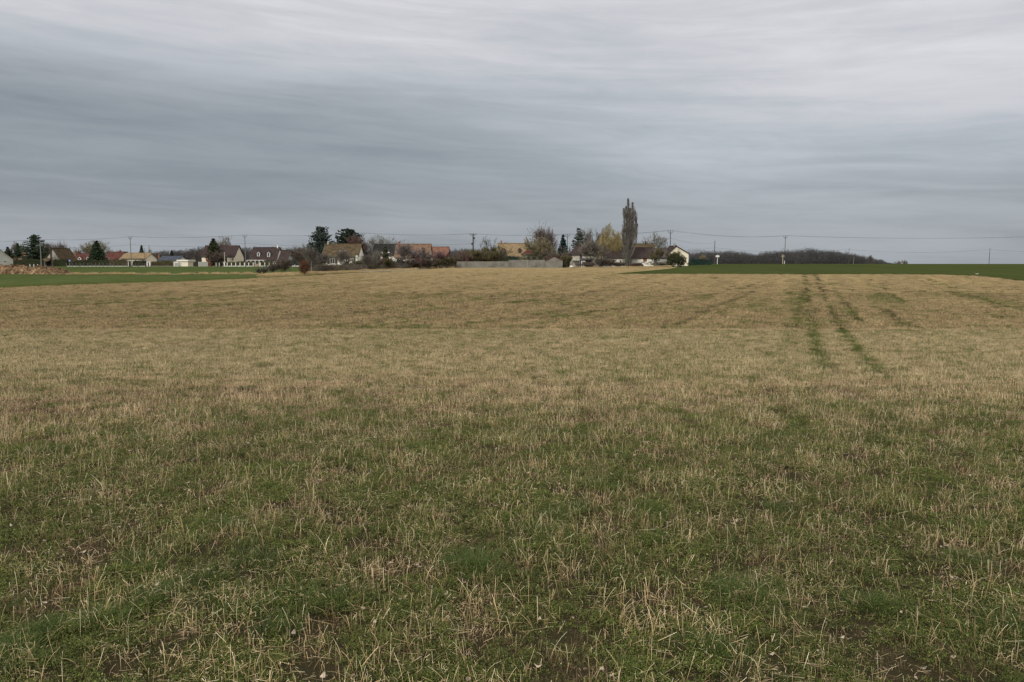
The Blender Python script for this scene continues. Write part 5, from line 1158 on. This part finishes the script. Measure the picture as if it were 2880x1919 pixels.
bush('bush', 'blackish rounded evergreen right of the olive conifer', 622, 20, 692, 258, 'greenhedge', 21)
bare_tree('shrub', 'big brown twiggy shrub before the cream house with red shutter', 610, 36, 706, 253, 'shrub', 'tw_brown', seed=22, dens=2.4, cat='shrub', group='shrubs of the village')
bush('bush', 'low brown bush beside the closed red shutter', 596, 20, 731, 252.6, 'cypress', 23)
bare_tree('bare_tree', 'pale bare tree behind the olive conifer', 626, 34, 663, 290, 'vase', 'tw_pale', seed=24, dens=.8)
bare_tree('bare_tree', 'reddish-brown tree left of the olive conifer', 582, 24, 693, 285, 'round', 'tw_red', seed=25, dens=1.3)
bare_tree('bare_tree', 'narrow yellowish shrub right of the cream gable', 664, 12, 706, 275, 'vase', 'tw_ochre', seed=26)
bush('bush', 'grey-green shrubbery beside the board fence', 543, 24, 722, 262, 'olive', 27, dens=.6)
# ---- scrub strip in front of the houses
def shrub(label, p, w, top, Y, tw='tw_brown', seed=1, dens=1.8, style='shrub', bark='bark', tww=.045): return bare_tree('shrub' if style == 'shrub' else 'young_birch', label, p, w, top, Y, style, tw, bark, seed, dens, 'scrub strip beside the stubble', 'shrub' if style == 'shrub' else 'tree', tww)
shrub('low dark brown shrub at the left tip of the scrub strip', 738, 26, 750, 133, 'tw_dark', 31, 1.6, tww=.03)
shrub('taller dark shrub, second from the left tip of the scrub strip', 795, 44, 725, 140, 'tw_brown', 32, 2.2, tww=.03)
shrub('small sparse shrub between the two left scrub shrubs', 768, 26, 744, 141, 'tw_dark', 33, 1.0, tww=.03)
bush('beech_shrub', 'dense rusty red-brown beech shrub beside the stubble', 855, 38, 729, 131, 'rust', 34, .075, 'scrub strip beside the stubble', 1.7, 7)
shrub('thin grey shrub right behind the rusty beech', 880, 30, 722, 150, 'tw_dark', 35, 1.2, tww=.035)
for i, (p, w, t, Y, s, lb) in enumerate([(876, 30, 690, 142, 36, 'white-stemmed birch right of the rusty beech shrub'), (911, 22, 708, 150, 37, 'thin birch before the left corner of the mossy-roofed house'), (966, 30, 700, 150, 38, 'white-stemmed birch before the middle of the mossy-roofed house'),
     (1031, 22, 712, 160, 39, 'young birch before the gap right of the mossy-roofed house'), (1059, 16, 700, 163, 40, 'pale leaning birch stem before the dark slate roof')]):
    shrub(lb, p, w, t, Y, 'tw_dark' if i != 4 else 'tw_grey', s, .42, 'birch', 'birchbark', .03)
shrub('tall purplish birch in front of the orange-brown roof', 1140, 40, 676, 178, 'tw_purple', 41, .8, 'birch', 'birchbark')
shrub('purplish round-topped shrub before the right half of the orange-brown roof', 1188, 44, 696, 180, 'tw_purple', 42, 1.5)
shrub('pinkish shrub in front of the orange-red roof', 1240, 34, 706, 186, 'tw_pink', 43, 1.3)
shrub('dark shrub left of the mossy-roofed house', 845, 40, 694, 215, 'tw_brown', 44, 1.7)
shrub('brown thicket against the left wall of the mossy-roofed house', 884, 30, 719, 190, 'tw_brown', 45, 1.8)
shrub('wispy grey tree at the left of the tall grey cedar', 866, 24, 684, 232, 'tw_grey', 46, 1.0)
for i, (p, w, t, Y, mt, k, lb) in enumerate([(915, 34, 747, 160, 'tw_dark', 1.6, 'low dark shrub below the left window of the mossy-roofed house'), (950, 34, 748, 162, 'tw_olive', 1.8, 'low olive shrub below the white garden wall'), (985, 30, 736, 165, 'tw_brown', 2.0, 'brown shrub left of the dark evergreen by the white house corner'),
     (1045, 34, 716, 172, 'tw_brown', 2.0, 'reddish brown shrub right of the mossy-roofed house'), (1075, 34, 727, 170, 'tw_red', 1.9, 'dark red-brown shrub beside the pale leaning birch'), (1096, 26, 727, 168, 'tw_olive', 1.9, 'olive shrub below the dark slate roof'),
     (1118, 30, 726, 172, 'tw_dark', 2.0, 'dark shrub at the foot of the orange-brown roofed house, left'), (1150, 34, 728, 174, 'tw_brown', 2.0, 'brown shrub before the middle of the orange-brown roofed house'), (1175, 30, 726, 175, 'tw_red', 1.8, 'rusty shrub below the purplish round-topped one'),
     (1205, 34, 726, 178, 'tw_brown', 2.0, 'brown shrub at the right corner of the orange-brown roofed house'), (1232, 30, 729, 181, 'tw_olive', 1.9, 'olive shrub below the pinkish one'), (1262, 34, 722, 184, 'tw_olive', 2.0, 'olive green shrub near the left end of the concrete wall'), (1282, 26, 712, 192, 'tw_brown', 1.6, 'brown shrub touching the left end of the concrete wall'), (1018, 30, 728, 168, 'tw_olive', 1.7, 'olive brown shrub under the gap beside the mossy-roofed house')]):
    shrub(lb, p, w, t, Y, mt, 50 + i, k)
bush('bush', 'dark evergreen bush at the right corner of the mossy-roofed house', 1000, 34, 731, 170, 'cypress', 66, .12, 'scrub strip beside the stubble')
bush('bush', 'small reddish leafy bush beside the dark evergreen', 1010, 14, 744, 165, 'rust', 67, .10, 'scrub strip beside the stubble', .8)
conifer('cypress_tree', 'narrow dark conifer in front of the dark slate-roofed house', 1084, 12, 694, 200, 'cypress', 68, shape=.45)
bush('bush', 'dark green bush behind the scrub below the slate roof', 1096, 30, 716, 195, 'cypress', 69)
def bramble(seed, mt):
    rn = np.random.default_rng(seed); n = 900; a = rn.uniform(0, 6.28, n); r = rn.random(n) ** .5 * 1.9; h = 1.25 * np.sqrt(np.clip(1 - (r / 2.1) ** 2, .05, 1)); z = rn.random(n) * h
    c = np.stack([r * np.cos(a), r * np.sin(a) * .8, z], -1); d = np.stack([rn.normal(0, .6, n), rn.normal(0, .6, n), rn.uniform(.2, 1, n)], -1); d /= np.linalg.norm(d, axis=1)[:, None]
    s_ = np.cross(d, rn.normal(0, 1, (n, 3))); s_ /= np.linalg.norm(s_, axis=1)[:, None]; L_ = rn.uniform(.2, .6, (n, 1)); return MB().tris(np.stack([c - s_ * .03, c + s_ * .03, c + d * L_], 1)).mesh('bramble_clump', MT[mt])
BM = [bramble(1, 'tw_brown'), bramble(2, 'tw_olive'), bramble(3, 'tw_dark')]
rb = random.Random(8)
for i in range(34):
    px = 900 + i * 11.4 + rb.uniform(-3, 3); q = (px - CX) / F_PX; Yb = float(pth(q)) + 12 + rb.uniform(0, 6); o = bpy.data.objects.new('bramble_clump', BM[i % 3]); sc.collection.objects.link(o)
    o.location = (q * Yb, Yb, Hs(q * Yb, Yb) - .05); o.rotation_euler = (0, 0, rb.uniform(0, 6.28)); s_ = rb.uniform(.8, 1.35); o.scale = (s_, s_, s_ * rb.uniform(.8, 1.3))
    tag(o, 'low tangled %s bramble clump at the foot of the scrub strip' % ('brown', 'olive green', 'dark grey')[i % 3], 'bramble', '%s bramble clumps at the foot of the scrub' % ('brown', 'olive', 'dark grey')[i % 3])
# ---- big trees behind the middle houses
conifer('cedar_tree', 'large grey-green cedar behind the left end of the mossy roof', 906, 62, 640, 232, 'greycedar', 70, tiers=26, gap=.12, droop=-.05, shape=.52, irr=.3, size=.30, base=.14)
conifer('pine_tree', 'black rounded pine behind the middle of the mossy roof', 982, 52, 647, 240, 'pine', 71, tiers=24, irr=.22, size=.36, round_=.30, base=.15, droop=.05)
bare_tree('bare_tree', 'reddish bare tree right of the black pine', 1000, 34, 661, 234, 'round', 'tw_red', seed=72, dens=1.6)
bare_tree('bare_tree', 'grey bare tree behind the forked pole by the mossy roof', 1018, 40, 664, 246, 'round', 'tw_grey', seed=73)
bare_tree('oak_tree', 'wide bare oak with a rounded crown behind the dark slate roof', 1062, 72, 661, 262, 'round', 'tw_grey', seed=74, dens=1.1)
bare_tree('bare_tree', 'faint bare tree over the left corner of the dark slate roof', 1040, 30, 700, 252, 'round', 'tw_dark', seed=75, dens=1.4)
bare_tree('shrub', 'dark tall shrubbery behind the dark slate roof, left side', 1050, 30, 706, 232, 'shrub', 'tw_dark', seed=76, cat='shrub')
# ---- between
bare_tree('shrub', 'pink budding shrub behind the left end of the concrete wall', 1300, 38, 707, 205, 'shrub', 'tw_pink', seed=80, dens=1.6, cat='shrub', group='shrubs of the village')
bare_tree('gnarled_tree', 'gnarled bare tree with twisted limbs right of the transformer pole', 1368, 48, 662, 218, 'fan', 'tw_dark', 'bark', 81, 1.0)
bare_tree('shrub', 'large round olive-brown shrub above the concrete wall', 1365, 70, 694, 205, 'shrub', 'tw_olive', seed=82, dens=3.0, cat='shrub', group='shrubs of the village', tww=.05)
bare_tree('shrub', 'lower olive shrub at the left flank of the large round one', 1337, 34, 706, 208, 'shrub', 'tw_olive', seed=83, dens=2.0, cat='shrub', group='shrubs of the village')
bare_tree('shrub', 'purple-brown shrub covering the left of the yellow-roofed house', 1406, 34, 699, 214, 'shrub', 'tw_purple', seed=84, dens=1.6, cat='shrub', group='shrubs of the village')
bare_tree('shrub', 'dark twiggy shrub behind the pole with a transformer', 1318, 30, 700, 235, 'shrub', 'tw_dark', seed=85, dens=1.2, cat='shrub', group='shrubs of the village')
bush('bush', 'dark green bush under the dormers of the yellow roof', 1425, 44, 722, 200, 'cypress', 86)
bare_tree('shrub', 'pale green sparse shrub before the small red-brown roof', 1478, 26, 714, 200, 'shrub', 'tw_khaki', seed=87, dens=.8, cat='shrub', group='shrubs of the village')
bare_tree('birch_tree', 'left twin of the tall purplish birches right of the yellow roof', 1521, 32, 632, 218, 'birch', 'tw_purple', seed=88, dens=1.5)
bare_tree('birch_tree', 'right, lower twin of the tall purplish birches', 1543, 26, 642, 219, 'birch', 'tw_purple', seed=89, dens=1.5)
bare_tree('willow_tree', 'broad ochre-brown willow below the twin birches', 1522, 66, 667, 208, 'round', 'tw_ochre', seed=90, dens=2.2)
bush('bush', 'dark shrubbery at the foot of the ochre willow, left', 1507, 50, 705, 200, 'cypress', 91, dens=.8)
bare_tree('shrub', 'brown shrubbery behind the gabled concrete shed', 1560, 50, 702, 202, 'shrub', 'tw_brown', seed=92, dens=2.0, cat='shrub', group='shrubs of the village')
conifer('spruce_tree', 'dark blue-green spruce left of the pale forked pole', 1583, 30, 660, 216, 'bluespruce', 93, shape=.8, irr=.22, tiers=24)
bare_tree('bare_tree', 'pale slender bare tree between the forked pole and tall pine', 1604, 30, 690, 214, 'vase', 'tw_pale', seed=94, dens=.8)
conifer('pine_tree', 'tall open grey-green pine with a narrow top', 1628, 40, 639, 222, 'larch', 95, tiers=22, gap=.22, irr=.35, size=.26, shape=.75, droop=.02)
bare_tree('shrub', 'khaki shrub at the right end of the concrete shed', 1592, 24, 718, 196, 'shrub', 'tw_olive', seed=96, dens=1.8, cat='shrub', group='shrubs of the village')
bare_tree('bare_tree', 'upright grey bare tree right of the tall pine', 1654, 34, 639, 232, 'vase', 'tw_grey', seed=97, dens=1.0)
bare_tree('bare_tree', 'dense grey bare tree between the pine and the yellow willow', 1678, 36, 641, 234, 'vase', 'tw_dark', seed=98, dens=1.4)
bare_tree('bare_tree', 'dark bare tree just behind the yellow willow', 1697, 26, 639, 236, 'vase', 'tw_dark', seed=99, dens=1.2)
bare_tree('orchard_tree', 'rounded pale-twigged orchard tree before the old cream house', 1668, 60, 676, 197, 'round', 'tw_pale', seed=100, dens=1.7)
bare_tree('weeping_willow', 'golden yellow weeping willow left of the tall poplar', 1720, 60, 641, 207, 'weep', 'tw_yellow', seed=101, dens=2.4, tww=.026)
for i, (p, w, t, mt, lb) in enumerate([(1690, 26, 722, 'tw_dark', 'dark low shrub under the orchard tree'), (1712, 30, 728, 'tw_brown', 'brown low shrub under the golden willow'), (1742, 26, 738, 'tw_dark', 'dark low shrub left of the poplar foot'), (1784, 24, 741, 'tw_red', 'reddish shrub before the white wall, right of the poplar'), (1797, 14, 739, 'tw_dark', 'dark rounded shrub below the small window of the white house'), (1866, 40, 737, 'tw_grey', 'greyish low shrub at the corner of the green field'), (1652, 30, 738, 'tw_brown', 'low brown shrub before the white sheets')]):
    bare_tree('shrub', lb, p, w, t, 191, 'shrub', mt, seed=110 + i, dens=1.9, cat='shrub', group='garden edge shrubs', tww=.045)
bare_tree('bare_tree', 'bare tree with rising limbs behind the lower grey roof', 1838, 50, 650, 232, 'vase', 'tw_grey', seed=120, dens=.55)
bare_tree('bare_tree', 'smaller bare tree above the right end of the lower grey-brown roof', 1862, 26, 680, 236, 'vase', 'tw_grey', seed=121, dens=.55)
bare_tree('fruit_tree', 'olive-brown twiggy tree before the right end of the white house', 1842, 36, 692, 193, 'vase', 'tw_olive', seed=122, dens=1.2)
bush('bush', 'large dark round evergreen bush left of the cream gable', 1893, 46, 711, 188, 'cypress', 123, .12, dens=2.0)
bush('bush', 'blackish round evergreen bush directly before the cream gable', 1915, 40, 716, 190, 'thuja', 124, .12, dens=2.0)
bare_tree('shrub', 'pale green sparse shrub above the round evergreens', 1895, 26, 706, 194, 'shrub', 'tw_khaki', seed=125, dens=.9, cat='shrub', group='garden edge shrubs')
bush('bush', 'small dark bush at the lower right corner of the cream gable', 1938, 12, 735, 195, 'cypress', 126)

# ---- Lombardy poplar
Yp = 199; xp = Xo(1764, Yp); gp = Hs(xp, Yp); root = empty('poplar_tree', 'very tall bare Lombardy poplar with two pointed tops', 'tree', (xp, Yp, gp))
rn = np.random.default_rng(5); hz = lambda py: Zo(py, Yp) - gp; wx = lambda px: Xo(px, Yp, 650) - xp
MB().tube((0, 0, -.4), (0, 0, hz(715)), .42, .30, 9).build('trunk', MT['bark'], root)
lm = MB(); T = []
stems = [(1768, 560, 10.5, 1.5, 1763), (1781, 571, 11, 1.5, 1769), (1755, 588, 9, 1.2, 1758), (1787, 596, 9, 1.2, 1773), (1762, 582, 9, 1.1, 1762), (1774, 612, 10, 1.2, 1768), (1752, 645, 8, .8, 1757), (1789, 632, 8, .8, 1772), (1768, 655, 12, 1, 1765), (1774, 588, 10, 1.2, 1768), (1767, 600, 11, 1.2, 1766), (1781, 640, 10, 1, 1770)]
for (px, py, wpx, r, pb) in stems:
    xt, zt = wx(px), hz(py); xb = wx(pb); yt = rn.uniform(-1.3, 1.3); z0 = hz(rn.uniform(716, 734)); n = 14; pts = []
    for i in range(n + 1):
        t = i / n; s = math.sin(min(1, t * 1.35) * math.pi / 2); pts.append(Vector((xb + (xt - xb) * s + .12 * math.sin(t * 9 + px), yt * s, z0 + (zt - z0) * t)))
    lm.path(pts, [.17 * r * (1 - .92 * i / n) + .012 for i in range(n + 1)], 5)
    W_ = wpx / F_PX * Yp
    for _ in range(int(400 * r)):
        t = rn.random() ** .9; i = min(n - 1, int(t * n)); q0 = pts[i].lerp(pts[i + 1], t * n - i); a = rn.uniform(0, 6.28)
        env = W_ * (math.sin(math.pi * min(1, (t * .93 + .07)) ** 1.25) ** .65) * (.7 + .3 * math.sin(t * 23 + px)) + .08
        L_ = rn.uniform(.9, 1.9); out = Vector((math.cos(a), math.sin(a), 0)); tip = q0 + out * env * rn.uniform(.45, 1.0) + Vector((0, 0, L_))
        if tip.z > zt + .15: tip.z = zt + rn.uniform(-.5, .15)
        base_ = q0 + out * .03; o_ = Vector((-math.sin(a), math.cos(a), 0)) * .020; T.append([base_ - o_, base_ + o_, tip])
        for _k in range(5):
            q2 = base_.lerp(tip, rn.uniform(.25, 1)); a2 = rn.uniform(0, 6.28); b2 = q2 + Vector((math.cos(a2) * .2, math.sin(a2) * .2, rn.uniform(.25, .6))); b2.z = min(b2.z, zt + .3); o2 = Vector((-math.sin(a2), math.cos(a2), 0)) * .022; T.append([q2 - o2, q2 + o2, b2])
for _ in range(1500):          # brushwood round the foot
    a = rn.uniform(0, 6.28); z = rn.uniform(.2, hz(680)); q = Vector((math.cos(a) * rn.uniform(.2, 1.4), math.sin(a) * rn.uniform(.2, 1.3), z)); b = q + Vector((math.cos(a) * .35, math.sin(a) * .35, rn.uniform(.5, 1.2))); o_ = Vector((-math.sin(a), math.cos(a), 0)) * .04; T.append([q - o_, q + o_, b])
lm.build('limbs', MT['tw_grey'], root); MB().tris(np.array([[tuple(p) for p in t] for t in T])).build('crown', MT['tw_grey'], root)

# ---- far woods (uncountable masses)
def wood(name, label, prof, Y, depth, mt, seed, rows=4, tw=.12, dens=1.0):
    rn = np.random.default_rng(seed); P_ = np.array(prof, float); T = []; m = MB()
    for r in range(rows):
        Yr = Y + depth * r / max(1, rows - 1); px = P_[0, 0]
        while px < P_[-1, 0]:
            top = np.interp(px, P_[:, 0], P_[:, 1]) + rn.uniform(-1.5, 3.0) + 1.0 * (rows - 1 - r) * .8; x = Xo(px, Yr); g = Hs(x, Yr); h = Zo(top, Yr) - g
            if h < 1.2: px += 6; continue
            w = rn.uniform(2.2, 4.8) * (.5 + .5 * min(1, h / 9)); yy = Yr + rn.uniform(-3, 3); cz = g + h * .55
            n = int(430 * dens * (.4 + .6 * min(1, h / 9)))
            v = rn.normal(0, 1, (n, 3)); v /= np.linalg.norm(v, axis=1)[:, None]; k = rn.uniform(.25, 1, (n, 1)) ** .6
            lump = 1 + .22 * np.sin(v[:, :1] * 5 + seed + px) * np.cos(v[:, 2:] * 6 + px)
            c = np.array([[x, yy, cz]]) + v * k * lump * np.array([[w, w, h * .45]])
            c2 = np.stack([rn.uniform(x - 3.4, x + 3.4, n // 2), rn.uniform(yy - 2, yy + 2, n // 2), g + h * rn.uniform(0, .5, n // 2)], -1); c[:len(c2)] = np.where(rn.random((len(c2), 1)) < .75, c2, c[:len(c2)])
            d = v * .9 + np.array([[0, 0, .35]]) + rn.normal(0, .4, (n, 3)); d /= np.linalg.norm(d, axis=1)[:, None]; L_ = rn.uniform(.3, .8, (n, 1))
            s = np.cross(d, rn.normal(0, 1, (n, 3))); s /= np.linalg.norm(s, axis=1)[:, None] + 1e-9
            T.append(np.stack([c - s * tw, c + s * tw, c + d * L_], 1))
            m.tube((x, yy, g - .5), (x + rn.uniform(-.4, .4), yy, g + h * .75), .16, .07, 4, False)
            px += rn.uniform(2.6, 4.6) / Yr * F_PX * 1.0
    m.tris(np.concatenate(T)); o = m.build(name, MT[mt], None); return tag(o, label, 'wood', None, 'stuff')
wood('woodland', 'dark leafless wood along the skyline behind the green field', [(1950, 712), (1990, 705), (2020, 708), (2045, 703), (2085, 708), (2130, 713), (2155, 706), (2190, 703), (2230, 703), (2275, 697), (2310, 702), (2345, 704), (2385, 711), (2425, 717), (2445, 727), (2470, 729), (2490, 737), (2515, 742)], 470, 60, 'wood', 3, 6, .10, 2.7)
wood('woodland', 'brown leafless wood behind the left and middle houses', [(300, 716), (345, 708), (380, 712), (425, 713), (445, 706), (500, 702), (540, 697), (575, 694), (700, 695), (760, 694), (800, 697), (830, 692), (870, 700), (1000, 712), (1040, 704), (1100, 704), (1260, 700), (1330, 700), (1400, 703), (1440, 706), (1560, 708)], 420, 50, 'wood_left', 5, 5, .10, 2.6)
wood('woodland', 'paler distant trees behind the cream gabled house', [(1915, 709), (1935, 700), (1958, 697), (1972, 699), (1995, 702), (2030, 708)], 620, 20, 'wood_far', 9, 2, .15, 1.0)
bare_tree('bare_tree', 'ochre-tinged tree at the left end of the skyline wood', 1976, 22, 716, 420, 'round', 'tw_ochre', seed=130, dens=1.4, tww=.1)
bare_tree('bare_tree', 'thin upright tree sticking out of the low end of the wood', 2450, 8, 717, 430, 'vase', 'tw_dark', seed=131, tww=.09)
bush('bush', 'tiny dark round bush at the low right end of the wood', 2540, 6, 737, 400, 'thuja', 132, .2)
bare_tree('bare_tree', 'small sparse bare tree at the end of the wood, right of the tiny bush', 2546, 10, 731, 400, 'vase', 'tw_grey', seed=133, dens=.5, tww=.07)
bare_tree('bare_tree', 'small sparse bare tree left of the tiny bush at the end of the wood', 2524, 14, 733, 410, 'vase', 'tw_grey', seed=134, dens=.6, tww=.07)
